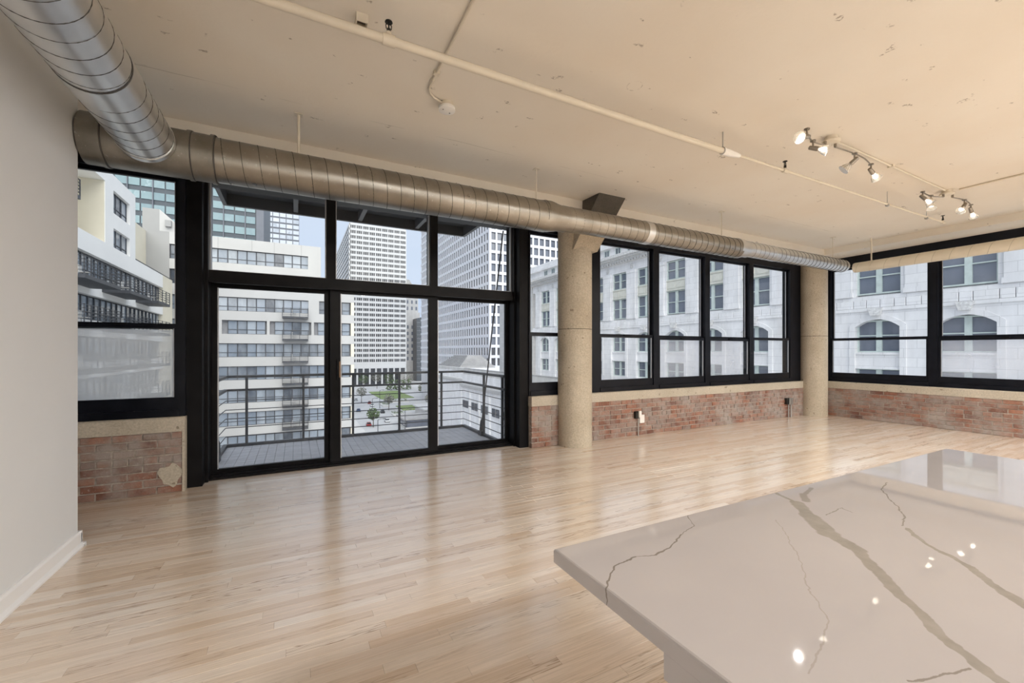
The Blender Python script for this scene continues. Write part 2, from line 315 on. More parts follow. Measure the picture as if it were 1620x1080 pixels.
M['deck'] = simple('grey_balcony_deck', (0.60, 0.59, 0.60), 0.75, var=0.18, sc=9, bmp=0.4, stretch=(0.6, 3, 1))
M['asphalt'] = simple('pale_street_paving', (0.50, 0.50, 0.50), 0.9, var=0.12, sc=0.08)
M['pavement'] = simple('light_pavement', (0.62, 0.61, 0.59), 0.9, var=0.08, sc=0.3)
M['lawn'] = simple('lawn_green', (0.20, 0.27, 0.10), 0.9, var=0.25, sc=0.4)
M['leaf'] = simple('leaf_green', (0.10, 0.15, 0.06), 0.8, var=0.4, sc=0.8)
M['leaf_grey'] = simple('grey_spring_leaf', (0.26, 0.26, 0.22), 0.8, var=0.3, sc=0.8)
M['bark'] = simple('grey_bark', (0.14, 0.12, 0.10), 0.9, var=0.3, sc=3)
M['tyre'] = simple('black_tyre', (0.02, 0.02, 0.02), 0.8)
M['carglass'] = simple('dark_car_glass', (0.03, 0.035, 0.04), 0.1)
CARC = {}
for n_, c_ in dict(red=(0.40, 0.04, 0.04), white=(0.75, 0.75, 0.75), silver=(0.45, 0.46, 0.47), black=(0.03, 0.03, 0.035), blue=(0.06, 0.10, 0.22)).items():
    CARC[n_] = simple(n_ + '_car_paint', c_, 0.3, 0.2, var=0.03)

# ------------------------------------------------------------------ mesh helpers
class MB:
    def __init__(s): s.v = []; s.f = []
    def box(s, x0, x1, y0, y1, z0, z1):
        i = len(s.v)
        s.v += [(x0, y0, z0), (x1, y0, z0), (x1, y1, z0), (x0, y1, z0), (x0, y0, z1), (x1, y0, z1), (x1, y1, z1), (x0, y1, z1)]
        s.f += [tuple(i + k for k in q) for q in ((0, 3, 2, 1), (4, 5, 6, 7), (0, 1, 5, 4), (1, 2, 6, 5), (2, 3, 7, 6), (3, 0, 4, 7))]
        return s
    def hull8(s, lo, hi):      # two quads (4 points each), lower then upper
        i = len(s.v); s.v += list(lo) + list(hi)
        s.f += [tuple(i + k for k in q) for q in ((0, 3, 2, 1), (4, 5, 6, 7), (0, 1, 5, 4), (1, 2, 6, 5), (2, 3, 7, 6), (3, 0, 4, 7))]
        return s
    def chamfer(s, x0, x1, y0, y1, z0, z1, c, axis=2, sign=1):   # box with one chamfered face along axis/sign
        lo, hi = [x0, y0, z0], [x1, y1, z1]
        a, b = [k for k in range(3) if k != axis]
        top = hi[axis] if sign > 0 else lo[axis]; bot = lo[axis] if sign > 0 else hi[axis]
        def ring(t, ins):
            out = []
            for da, db in ((0, 0), (1, 0), (1, 1), (0, 1)):
                p = [0, 0, 0]; p[axis] = t; p[a] = (lo[a] + ins) if da == 0 else (hi[a] - ins); p[b] = (lo[b] + ins) if db == 0 else (hi[b] - ins); out.append(tuple(p))
            return out
        i = len(s.v); s.v += ring(bot, 0) + ring(top - sign * c, 0) + ring(top, c)
        s.f += [(i + 3, i + 2, i + 1, i)] + [(i + 8, i + 9, i + 10, i + 11)]
        for o in (0, 4):
            for k in range(4):
                n = (k + 1) % 4; s.f.append((i + o + k, i + o + n, i + o + 4 + n, i + o + 4 + k))
        return s
    def prism(s, pts, axis, a0, a1):    # convex polygon in the plane perpendicular to axis, extruded
        i = len(s.v); n = len(pts)
        for t in (a0, a1):
            for p in pts:
                q = list(p); q.insert(axis, t); s.v.append(tuple(q))
        s.f.append(tuple(i + k for k in range(n))[::-1]); s.f.append(tuple(i + n + k for k in range(n)))
        for k in range(n): s.f.append((i + k, i + (k + 1) % n, i + n + (k + 1) % n, i + n + k))
        return s
    def tube(s, pts, r, n=10, caps=True, closed=False):
        pts = [Vector(p) for p in pts]; m = len(pts); rs = r if isinstance(r, (list, tuple)) else [r] * m
        base = len(s.v); up = None
        for k in range(m):
            if closed: d = pts[(k + 1) % m] - pts[k - 1]
            else: d = pts[min(k + 1, m - 1)] - pts[max(k - 1, 0)]
            if d.length < 1e-9: d = pts[min(k + 2, m - 1)] - pts[max(k - 2, 0)]
            d.normalize()
            if up is None: up = Vector((0, 0, 1)) if abs(d.z) < 0.9 else Vector((1, 0, 0))
            x = d.cross(up).normalized(); y = x.cross(d).normalized(); up = y
            for j in range(n):
                a = 2 * math.pi * j / n; s.v.append(tuple(pts[k] + rs[k] * (math.cos(a) * x + math.sin(a) * y)))
        rng = m if closed else m - 1
        for k in range(rng):
            k2 = (k + 1) % m
            for j in range(n):
                j2 = (j + 1) % n; s.f.append((base + k * n + j, base + k * n + j2, base + k2 * n + j2, base + k2 * n + j))
        if caps and not closed:
            s.f.append(tuple(base + j for j in range(n))[::-1]); s.f.append(tuple(base + (m - 1) * n + j for j in range(n)))
        return s
    def ball(s, c, r, n=8, m=6):
        pts = []; rs = []
        for k in range(m + 1):
            a = math.pi * k / m; pts.append((c[0], c[1], c[2] - r * math.cos(a))); rs.append(max(r * math.sin(a), r * 0.02))
        return s.tube(pts, rs, n)
    def mesh(s, name, mat, off=(0, 0, 0), smooth=False):
        me = bpy.data.meshes.new(name); o = Vector(off)
        me.from_pydata([tuple(Vector(v) - o) for v in s.v], [], s.f); me.materials.append(mat)
        if smooth:
            me.polygons.foreach_set('use_smooth', [True] * len(me.polygons)); me.set_sharp_from_angle(angle=R(38))
        me.update(); return me
    def build(s, name, mat, parent=None, smooth=False, **kw):
        off = wpos(parent) if parent is not None else Vector((0, 0, 0))
        ob = bpy.data.objects.new(name, s.mesh(name, mat, off, smooth)); COL.objects.link(ob)
        if parent is not None: ob.parent = parent
        tag(ob, **kw); return ob
def wpos(o):
    p = Vector((0, 0, 0))
    while o is not None: p = p + Vector(o.location); o = o.parent
    return p
def tag(o, label=None, cat=None, group=None, kind=None):
    if label: o['label'] = label
    if cat: o['category'] = cat
    if group: o['group'] = group
    if kind: o['kind'] = kind
    return o
def empty(name, loc, label=None, cat=None, group=None, kind=None):
    o = bpy.data.objects.new(name, None); o.location = loc; o.empty_display_size = 0.1; COL.objects.link(o)
    return tag(o, label, cat, group, kind)
def inst(name, me, parent, loc, scale=None, rotz=0):      # world loc
    o = bpy.data.objects.new(name, me); COL.objects.link(o)
    o.location = Vector(loc) - (wpos(parent) if parent is not None else Vector((0, 0, 0)))
    if parent is not None: o.parent = parent
    if scale: o.scale = scale
    if rotz: o.rotation_euler.z = rotz
    return o
def add_light(name, parent, loc, watts, col, radius, spot=None, dirv=None, blend=1.0):
    l = bpy.data.lights.new(name, 'SPOT' if spot else 'POINT'); l.energy = watts; l.color = col; l.shadow_soft_size = radius
    if spot: l.spot_size = R(spot); l.spot_blend = blend
    o = bpy.data.objects.new(name, l); COL.objects.link(o); o.location = Vector(loc) - wpos(parent); o.parent = parent
    if dirv: o.rotation_euler = Vector(dirv).to_track_quat('-Z', 'Y').to_euler()
    return o

YA, XB, XL, CZ, BZ = 4.86, 9.59, -1.285, 3.255, 3.146     # brick face A, brick face B, left wall face, ceiling, beam underside
GA, GB = 4.93, 9.66                                        # room face of the window frames
# ------------------------------------------------------------------ room shell
ceil = MB().box(-2.9, 10.0, -3.7, 5.35, CZ, CZ + 0.3).build('ceiling', M['ceiling'], kind='structure', label='tan painted concrete ceiling with small stains over the whole room', cat='ceiling')
MB().box(-2.7, 10.0, 4.44, 5.30, BZ, CZ + 0.02).build('trim_1', M['ceiling'], kind='structure', label='shallow painted ceiling beam running above the balcony door wall', cat='beam')
MB().box(9.07, 9.98, -3.6, 4.44, BZ, CZ + 0.02).build('trim_2', M['ceiling'], kind='structure', label='shallow painted ceiling beam above the right hand window wall', cat='beam')
wl_ = MB().box(-1.42, XL, -3.6, 3.79, 0, CZ).build('wall_left', M['white_wall'], kind='structure', label='plain white painted wall under the large round duct', cat='wall')
MB().box(-2.85, -2.7, -3.6, 5.25, 0, CZ).build('wall_far_left', M['white_wall'], kind='structure', label='white wall closing the space behind the left partition', cat='wall')
MB().box(-2.85, 10.0, -3.75, -3.6, 0, CZ).build('wall_front', M['white_wall'], kind='structure', label='white wall behind the kitchen', cat='wall')
# baseboard: board with a shoe moulding, wrapping the wall end
bb = MB()
bb.prism([(XL, 0), (XL + 0.032, 0), (XL + 0.032, 0.012), (XL + 0.018, 0.03), (XL + 0.018, 0.092), (XL + 0.010, 0.105), (XL, 0.105)][::1], 1, -3.6, 3.80)
bb.box(-1.43, XL + 0.018, 3.79, 3.808, 0, 0.105).box(-1.43, XL + 0.032, 3.79, 3.822, 0, 0.022)
bb.build('baseboard_left', M['white_trim'], kind='structure', label='white baseboard with shoe moulding along the left wall', cat='baseboard')

# floor: strips running along X
fl = MB().box(-2.8, 9.9, -3.6, 5.3, -0.12, -0.004).build('floor', M['underfloor'], kind='structure', label='light oak strip floor across the whole room', cat='floor')
def plank_mesh(name, rows):
    b = MB(); cols = []
    for (x0, x1, y0, y1, tone) in rows:
        z = random.uniform(-0.0005, 0.0003)
        b.chamfer(x0 + .0004, x1 - .0004, y0 + .0004, y1 - .0004, -0.006, z, 0.0005); cols += [tone] * 12
    me = b.mesh(name, M['floor'])
    at = me.color_attributes.new('tone', 'FLOAT_COLOR', 'POINT')
    flat = []
    for c in cols: flat += [c[0], c[1], c[2], 1.0]
    at.data.foreach_set('color', flat); return me
planks = []; PW = 0.0572; y = -3.58
while y < 5.24:
    x = -2.75 - random.uniform(0, 0.9)
    while x < 9.85:
        L = random.choice([0.4, 0.55, 0.7, 0.9, 1.1, 1.4]) * random.uniform(0.85, 1.15)
        planks.append((max(x, -2.75), min(x + L, 9.88), y, y + PW, (random.random(), random.random(), random.random()))); x += L
    y += PW
def seen(p):
    cx, cy = (p[0] + p[1]) / 2, (p[2] + p[3]) / 2
    if cy > 5.14 or p[1] < XL + 0.03 and cy < 3.79: return 1e9
    s_, c_ = math.sin(R(27.25)), math.cos(R(27.25)); d = cx * s_ + cy * c_
    if d < 1.5: return 1e9
    u = (cx * c_ - cy * s_) / d
    if abs(u) > 1.3: return 1e9
    if cx > 0.44 and cx / cy > 0.64 and cy < 2.2: return 1e9       # hidden by the island
    return d
planks.sort(key=seen)
for p in planks[:300]:
    inst('plank', plank_mesh('plank', [p]), fl, (0, 0, 0))
fo = inst('distant_planks', plank_mesh('distant_planks', planks[300:]), fl, (0, 0, 0)); fo['kind'] = 'stuff'

# brick walls below the windows
wa = empty('wall_back', (3.5, 5.0, 0), 'exposed brick half wall with concrete sill beside the balcony door', 'wall', kind='structure')
wb = empty('wall_right', (9.7, 2.0, 0), 'exposed brick half wall with concrete sill under the right windows', 'wall', kind='structure')
def bevel_brick(L, seed):
    rnd = random.Random(seed); b = MB(); b.chamfer(0, L, 0, 0.05, 0, 0.058, 0.004, axis=1, sign=-1)
    b.v = [(v[0] + rnd.uniform(-.0025, .0025), v[1] + rnd.uniform(-.002, .002), v[2] + rnd.uniform(-.002, .002)) for v in b.v]
    return b.mesh('brick', M['brick'])
BR = {L: [bevel_brick(L, int(L * 1000) + k) for k in range(4)] for L in (0.198, 0.094, 0.145)}
def brick_run(parent, axis, a0, a1, face, count_max=10**6, ztop=0.56, flip=1):
    rows = 8; hp = ztop / rows; n = 0
    for r in range(rows):
        a = a0; first = True
        header = (r % 6 == 4)
        while a < a1 - 0.03:
            L = 0.094 if header else 0.198
            if first and r % 2: L = 0.094 if not header else 0.145
            first = False
            if random.random() < 0.05: L = 0.145
            rest = a1 - a
            sc = min(1.0, (rest - 0.004) / L)
            if sc < 0.25: break
            me = random.choice(BR[L]); out = random.uniform(-0.004, 0.004)
            z = r * hp + 0.005 + random.uniform(-0.0015, 0.0015)
            if axis == 'A': o = inst('brick', me, parent, (a, face + out, z), (sc, 1, 1))
            else: o = inst('brick', me, parent, (face + out, a + L * sc, z), (sc, 1, 1), rotz=R(-90))
            a += L * sc + 0.011 + random.uniform(-0.002, 0.002); n += 1
    return n
def seg_back(x0, x1, bricks=True, bx0=None):
    MB().box(x0, x1, YA + 0.008, 5.2, 0, 0.56).build('mortar', M['mortar'], wa)
    s_ = MB().chamfer(x0 - 0.004, x1, YA - 0.006, 5.2, 0.557, 0.69, 0.012); s_.build('sill', M['sill'], wa)
    if bricks: brick_run(wa, 'A', bx0 if bx0 is not None else x0, x1 - 0.012, YA)
seg_back(-2.7, -0.925, bx0=-1.95); seg_back(2.80, 3.30); seg_back(3.62, 9.22)
# white-plastered end strip and patch on the left pier
pl = MB().box(-0.937, -0.918, YA - 0.002, YA + 0.12, 0, 0.69); pl.build('plaster_edge', M['sill'], wa)
pt = MB(); pc = (-1.02, 0.16)
pt.prism([(pc[0] + 0.085 * math.cos(a) * (1 + 0.25 * math.sin(3 * a)), pc[1] + 0.10 * math.sin(a) * (1 + 0.2 * math.cos(5 * a))) for a in [2 * math.pi * k / 18 for k in range(18)]], 1, YA - 0.0055, YA + 0.02)
pt.build('plaster_patch', M['sill'], wa)
MB().box(XB + 0.008, 9.9, -3.6, 4.72, 0, 0.56).build('mortar', M['mortar'], wb)
MB().chamfer(XB - 0.006, 9.9, -3.6, 4.72, 0.557, 0.69, 0.012).build('sill', M['sill'], wb)
brick_run(wb, 'B', 1.75, 4.66, XB)
MB().box(9.62, 9.9, -3.6, -0.20, 0.69, BZ).build('wall_pier', M['white_wall'], wb)
MB().box(-2.7, -1.85, 4.95, 5.2, 0.69, BZ).build('wall_pier', M['white_wall'], wa)

# concrete columns
def column(cx, cy, label, cap):
    c = empty('concrete_column', (cx, cy, 0), label, 'column')
    b = MB().tube([(cx, cy, 0), (cx, cy, 1.594)], 0.235, 40); b.build('lower_shaft', M['concrete'], c, smooth=True)
    MB().tube([(cx, cy, 1.594), (cx, cy, 1.602)], 0.231, 40).build('pour_joint', M['capital'], c, smooth=True)
    MB().tube([(cx, cy, 1.602), (cx, cy, 3.2)], 0.235, 40).build('upper_shaft', M['concrete'], c, smooth=True)
    if cap:
        q = 0.20; ox = 0.035
        lo = [(cx - q + ox, cy - q, 2.66), (cx + q + ox, cy - q, 2.66), (cx + q + ox, cy + 0.1, 2.66), (cx - q + ox, cy + 0.1, 2.66)]
        hi = [(3.335, 4.11, 3.26), (3.755, 4.11, 3.26), (3.79, 4.9, 3.26), (3.30, 4.9, 3.26)]
        md = [tuple(a + (b_ - a) * 0.45 for a, b_ in zip(p, h)) for p, h in zip(lo, hi)]
        MB().hull8(md, hi).build('capital', M['capital'], c, label='dark bare concrete flared bracket at the ceiling')
        MB().hull8(lo, md).build('capital_base', M['concrete'], c)
    return c
column(3.445, 4.785, 'round tan concrete column beside the balcony door with dark flared bracket', True)
column(9.36, 4.78, 'round concrete column in the far corner between the two window walls', False)

# ------------------------------------------------------------------ windows
class MapMB(MB):
    """boxes given as (along, depth, z); axis A: X along, Y depth; axis B: Y along, X depth"""
    def __init__(s, ax): MB.__init__(s); s.ax = ax
    def bx(s, a0, a1, d0, d1, z0, z1):
        return s.box(a0, a1, d0, d1, z0, z1) if s.ax == 'A' else s.box(d0, d1, a0, a1, z0, z1)
def hung_window(n, ax, a0, a1, fr0, fr1, label, screen=None, gap=0.0):
    g = GA if ax == 'A' else GB
    base = ((a0 + a1) / 2, g, 0.69) if ax == 'A' else (g, (a0 + a1) / 2, 0.69)
    w = empty('window_%d' % n, base, label, 'window', kind='structure')
    f = MapMB(ax)
    f.bx(a0, a0 + fr0, g, g + 0.13, 0.69, BZ).bx(a1 - fr1, a1, g, g + 0.13, 0.69, BZ)
    f.bx(a0 + fr0, a1 - fr1, g, g + 0.13, 2.93, BZ)
    f.bx(a0 + fr0, a1 - fr1, g - 0.012, g + 0.13, 0.69, 0.755).bx(a0 + fr0, a1 - fr1, g + 0.015, g + 0.13, 0.755, 0.80)
    f.build('frame', M['black'], w)
    i0, i1 = a0 + fr0, a1 - fr1; st = 0.034
    def sash(nm, z0, z1, d0, d1, bot, top, gm):
        s_ = MapMB(ax)
        s_.bx(i0, i0 + st, d0, d1, z0, z1).bx(i1 - st, i1, d0, d1, z0, z1).bx(i0 + st, i1 - st, d0, d1, z0, z0 + bot).bx(i0 + st, i1 - st, d0, d1, z1 - top, z1)
        so = s_.build(nm, M['black'], w)
        p = MapMB(ax); dm = (d0 + d1) / 2; p.bx(i0 + st, i1 - st, dm - 0.003, dm + 0.003, z0 + bot, z1 - top); p.build('pane', gm, so)
        e = MapMB(ax); e.bx(i1 - st - 0.006, i1 - st, d0 - 0.001, dm - 0.004, z0 + bot, z1 - top); e.build('glazing_bead', M['gasket'], so)
        return so
    sash('upper_sash', 1.505, 2.93, g + 0.065, g + 0.10, 0.05, 0.03, M['glass'])
    lo = sash('lower_sash', 0.80, 1.555 - gap, g + 0.015, g + 0.055, 0.068, 0.045, M['glass'])
    if screen:
        s_ = MapMB(ax); s_.bx(i0 + 0.005, i1 - 0.005, g + 0.113, g + 0.116, 0.80, 1.50); s_.build('insect_screen', M[screen], w)
    lk = MapMB(ax); am = (a0 + a1) / 2; lk.bx(am - 0.04, am + 0.04, g - 0.005, g + 0.015, 1.535 - gap, 1.552 - gap); lk.build('sash_lock', M['black2'], lo)
    return w
hung_window(1, 'A', -1.85, -0.925, 0.06, 0.055, 'black hung window with hazy lower screen beside the left brick pier', 'screen')
hung_window(2, 'A', 2.80, 3.885, 0.02, 0.05, 'narrow black hung window between the door post and the round column', None)
hung_window(3, 'A', 3.885, 5.15, 0.125, 0.06, 'first black hung window right of the round column', None)
hung_window(4, 'A', 5.15, 6.365, 0.06, 0.06, 'second black hung window right of the column with sash slightly open', 'screen_light', 0.03)
hung_window(5, 'A', 6.365, 7.585, 0.06, 0.06, 'third black hung window right of the column with hazy lower screen', 'screen_light', 0.03)
hung_window(6, 'A', 7.585, 9.02, 0.06, 0.20, 'black hung window next to the far corner column', None)
hung_window(7, 'B', 3.075, 4.74, 0.06, 0.12, 'black hung window on the right wall next to the corner column', None)
hung_window(8, 'B', 1.43, 3.075, 0.06, 0.06, 'black hung window on the right wall at the frame edge with open sash', 'screen_light', 0.035)
hung_window(9, 'B', -0.20, 1.43, 0.06, 0.06, 'black hung window added out of view on the right wall for daylight', None)  # unseen extra window, added to let in daylight
MB().box(9.02, 9.30, GA, 5.2, 0.69, BZ).build('trim_3', M['black'], kind='structure', label='black filler panel between last window and corner column', cat='trim')
MB().box(9.62, 9.9, 4.74, 5.2, 0.0, BZ).build('trim_4', M['black'], kind='structure', label='black filler panel between right wall window and corner column', cat='trim')

# ------------------------------------------------------------------ sliding balcony door
dr = empty('door_1', (0.95, 5.2, 0), 'black three panel sliding balcony door with glazed transom above', 'door', kind='structure')
MB().box(-0.925, -0.80, 4.95, 5.30, 0, BZ).build('door_post', M['black2'], dr)
MB().box(2.665, 2.80, 4.95, 5.30, 0, BZ).build('door_post', M['black2'], dr)
MB().box(-0.80, -0.772, 5.07, 5.30, 0, BZ).box(2.64, 2.665, 5.07, 5.30, 0, BZ).build('door_jamb', M['black2'], dr)
MB().box(-0.772, 2.64, 5.10, 5.30, 2.01, 2.11).box(-0.772, 2.64, 5.085, 5.12, 1.985, 2.035).build('transom_bar', M['black2'], dr)
MB().box(-0.772, 2.64, 5.10, 5.30, 3.0, BZ).build('head', M['black2'], dr)
MB().box(-0.80, 2.665, 5.12, 5.32, -0.003, 0.022).box(-0.80, 2.665, 5.16, 5.175, 0.022, 0.04).box(-0.80, 2.665, 5.23, 5.245, 0.022, 0.04).build('track', M['black2'], dr)
for x0, x1 in ((0.305, 0.40), (1.49, 1.585)):
    MB().box(x0, x1, 5.11, 5.28, 2.11, 3.0).build('transom_mullion', M['black2'], dr)
for x0, x1 in ((-0.772, 0.305), (0.40, 1.49), (1.585, 2.64)):
    MB().box(x0, x1, 5.19, 5.196, 2.11, 3.0).build('transom_pane', M['glass'], dr)
    MB().box(x0, x0 + 0.012, 5.15, 5.19, 2.11, 3.0).box(x1 - 0.012, x1, 5.15, 5.19, 2.11, 3.0).box(x0 + 0.012, x1 - 0.012, 5.15, 5.19, 2.11, 2.122).build('transom_bead', M['gasket'], dr)
def slider(x0, x1, yc, gx0, gx1, nm='sliding_panel'):
    b = MB(); y0, y1 = yc - 0.022, yc + 0.022
    b.box(x0, gx0, y0, y1, 0.028, 2.008).box(gx1, x1, y0, y1, 0.028, 2.008).box(gx0, gx1, y0, y1, 0.028, 0.078).box(gx0, gx1, y0, y1, 1.955, 2.008)
    p = b.build(nm, M['black2'], dr)
    MB().box(gx0, gx1, yc - 0.004, yc + 0.004, 0.078, 1.955).build('pane', M['doorglass'], p)
    MB().box(gx0, gx0 + 0.010, y0 - 0.002, yc - 0.005, 0.078, 1.955).build('glazing_bead', M['gasket'], p)
    return p
slider(-0.772, 0.375, 5.27, -0.72, 0.29, 'fixed_panel')
sl = slider(0.345, 1.60, 5.19, 0.455, 1.485)
slider(1.545, 2.64, 5.27, 1.625, 2.60, 'fixed_panel')
hb = MB().box(0.415, 0.435, 5.13, 5.168, 0.98, 1.20); hb.build('handle', M['black2'], sl)
MB().box(0.436, 0.452, 5.115, 5.15, 1.0, 1.18).build('handle_grip', M['brass'], sl, label='brown wooden pull grip')

# ------------------------------------------------------------------ island
ct = empty('island_countertop', (1.35, 0.0, 0.89), 'taupe quartz island countertop with dark veins in the foreground', 'countertop')
b = MB()
i = 0
def slab(b, x0, x1, y0, y1, z0, z1, r=0.004):
    a = len(b.v)
    def ring(ins, z): return [(x0 + ins, y0 + ins, z), (x1 - ins, y0 + ins, z), (x1 - ins, y1 - ins, z), (x0 + ins, y1 - ins, z)]
    rings = [ring(r, z0), ring(0, z0 + r), ring(0, z1 - r), ring(r * 0.3, z1 - r * 0.3), ring(r, z1)]
    for q in rings: b.v += q
    b.f.append((a + 3, a + 2, a + 1, a)); b.f.append(tuple(a + 16 + k for k in range(4)))
    for o in range(4):
        for k in range(4):
            n = (k + 1) % 4; b.f.append((a + o * 4 + k, a + o * 4 + n, a + o * 4 + 4 + n, a + o * 4 + 4 + k))
slab(b, 0.441, 2.255, -0.85, 0.681, 0.890, 0.920); b.build('slab', M['quartz'], ct)
MB().chamfer(0.447, 2.25, -0.85, 0.415, 0.852, 0.8899, 0.002).build('build_up_edge', M['quartz'], ct)
ib = empty('island_cabinet', (1.35, -0.2, 0), 'taupe painted island base cabinet under the quartz top', 'cabinet')
MB().box(0.52, 2.2, -0.80, 0.36, 0.10, 0.852).build('carcass', M['cabinet'], ib)
MB().box(0.58, 2.15, -0.74, 0.30, 0.0, 0.10).build('toe_kick', M['cabinet'], ib)
for k in range(3):
    x0 = 0.53 + k * 0.556; MB().chamfer(x0, x0 + 0.545, 0.36, 0.38, 0.11, 0.84, 0.003, axis=1, sign=1).build('back_panel', M['cabinet'], ib)
MB().chamfer(0.50, 0.52, -0.79, 0.35, 0.11, 0.84, 0.003, axis=0, sign=-1).build('end_panel', M['cabinet'], ib)

# ------------------------------------------------------------------ ducts
def helix(axis, c, r, a0, a1, pitch, tr=0.0035, phase=0.0, n=28):
    b = MB(); pts = []; turns = (a1 - a0) / pitch; m = max(8, int(turns * n))
    for k in range(m + 1):
        t = k / m; a = a0 + (a1 - a0) * t; ph = phase + 2 * math.pi * turns * t
        p = [c[0], c[1], c[2]]; o = [k_ for k_ in range(3) if k_ != axis]
        p[axis] = a; p[o[0]] += r * math.cos(ph); p[o[1]] += r * math.sin(ph); pts.append(tuple(p))
    return b.tube(pts, tr, 4)
def pipe(axis, c, stops, n=40):
    b = MB(); pts = []; rs = []
    for a, r in stops:
        p = list(c); p[axis] = a; pts.append(tuple(p)); rs.append(r)
    return b.tube(pts, rs, n)
DY, DZ = 3.875, 2.752
d1 = empty('main_duct', (3.5, DY, DZ), 'long galvanised spiral duct stepping down in size along the balcony door wall', 'duct')
pipe(0, (0, DY, DZ), [(-0.55, 0.162), (2.40, 0.162)]).build('duct_section', M['duct'], d1, smooth=True)
helix(0, (0, DY, DZ), 0.161, -0.54, 2.36, 0.118).build('spiral_seam', M['seam'], d1)
pipe(0, (0, DY, DZ + 0.008), [(2.37, 0.164), (2.44, 0.164), (2.56, 0.140), (2.66, 0.140)]).build('reducer', M['duct'], d1, smooth=True)
pipe(0, (0, DY, DZ + 0.014), [(2.60, 0.136), (5.62, 0.132)]).build('duct_section', M['duct'], d1, smooth=True)
helix(0, (0, DY, DZ + 0.014), 0.1335, 2.66, 5.56, 0.112).build('spiral_seam', M['seam'], d1)
pipe(0, (0, DY, DZ + 0.014), [(3.80, 0.1385), (3.90, 0.1385)]).build('coupling', M['duct2'], d1, smooth=True)
pipe(0, (0, DY, DZ + 0.022), [(5.58, 0.136), (5.66, 0.136), (5.76, 0.112), (5.84, 0.112)]).build('reducer', M['duct2'], d1, smooth=True)
pipe(0, (0, DY, DZ + 0.030), [(5.80, 0.108), (8.50, 0.104), (8.53, 0.098)]).build('duct_section', M['duct2'], d1, smooth=True)
helix(0, (0, DY, DZ + 0.030), 0.1065, 5.86, 8.50, 0.105).build('spiral_seam', M['seam'], d1)
pipe(0, (0, DY, DZ + 0.030), [(6.42, 0.111), (6.50, 0.111)]).build('coupling', M['duct2'], d1, smooth=True)
for X in (0.02, 2.30, 5.32, 8.22):
    r = 0.162 if X < 2.4 else 0.137 if X < 5.6 else 0.108
    MB().tube([(X, DY + 0.02, DZ + r - 0.01), (X, DY + 0.02, CZ)], 0.011 if X < 1 else 0.006, 8).build('hanger_rod', M['cream'], d1)
    MB().box(X - 0.03, X + 0.03, DY - 0.01, DY + 0.05, CZ - 0.006, CZ).build('hanger_plate', M['cream'], d1)
pipe(0, (0, DY, DZ), [(-1.278, 0.10), (-1.276, 0.170), (-0.60, 0.170), (-0.53, 0.166)], 44).build('tee_body', M['fitting'], d1, smooth=True)
for a in (-1.17, -0.69, -0.55):
    pipe(0, (0, DY, DZ), [(a - 0.012, 0.1775), (a + 0.012, 0.1775)], 44).build('collar', M['fitting'], d1, smooth=True)
    pipe(0, (0, DY, DZ), [(a + 0.014, 0.1735), (a + 0.02, 0.1735)], 44).build('collar_seam', M['seam'], d1, smooth=True)
BX, BZ2 = -0.915, 2.758
d2 = empty('branch_duct', (BX, 1.5, BZ2), 'large bright galvanised spiral duct running overhead along the left wall', 'duct')
pipe(1, (BX, 0, BZ2), [(-3.5, 0.163), (3.70, 0.163)], 48).build('duct_section', M['duct2'], d2, smooth=True)
helix(1, (BX, 0, BZ2), 0.1625, -0.6, 3.68, 0.118, 0.003).build('spiral_seam', M['seam'], d2)
pipe(1, (BX, 0, BZ2), [(2.84, 0.1665), (3.02, 0.1665)], 48).build('coupling', M['duct2'], d2, smooth=True)
pipe(1, (BX, 0, BZ2), [(2.825, 0.1650), (2.84, 0.1650)], 48).build('coupling_joint', M['seam'], d2, smooth=True)
pipe(1, (BX, 0, BZ2), [(3.655, 0.168), (3.70, 0.168)], 48).build('end_collar', M['duct2'], d2, smooth=True)
CX, CZ2 = 8.88, 2.783
d3 = empty('cream_duct', (CX, 1.5, CZ2), 'slim cream painted spiral duct in front of the right wall windows', 'duct')
pipe(1, (CX, 0, CZ2), [(-3.4, 0.086), (3.85, 0.086), (3.87, 0.080)]).build('duct_section', M['duct_cream'], d3, smooth=True)
helix(1, (CX, 0, CZ2), 0.0855, -0.5, 3.85, 0.2, 0.003).build('spiral_seam', M['cream_seam'], d3)
for Y in (3.62, 1.2):
    MB().tube([(CX, Y, CZ2 + 0.08), (CX, Y, CZ)], 0.012, 8).build('hanger_rod', M['cream'], d3)
    pipe(1, (CX, 0, CZ2), [(Y - 0.015, 0.0885), (Y + 0.015, 0.0885)]).build('hanger_strap', M['cream'], d3, smooth=True)

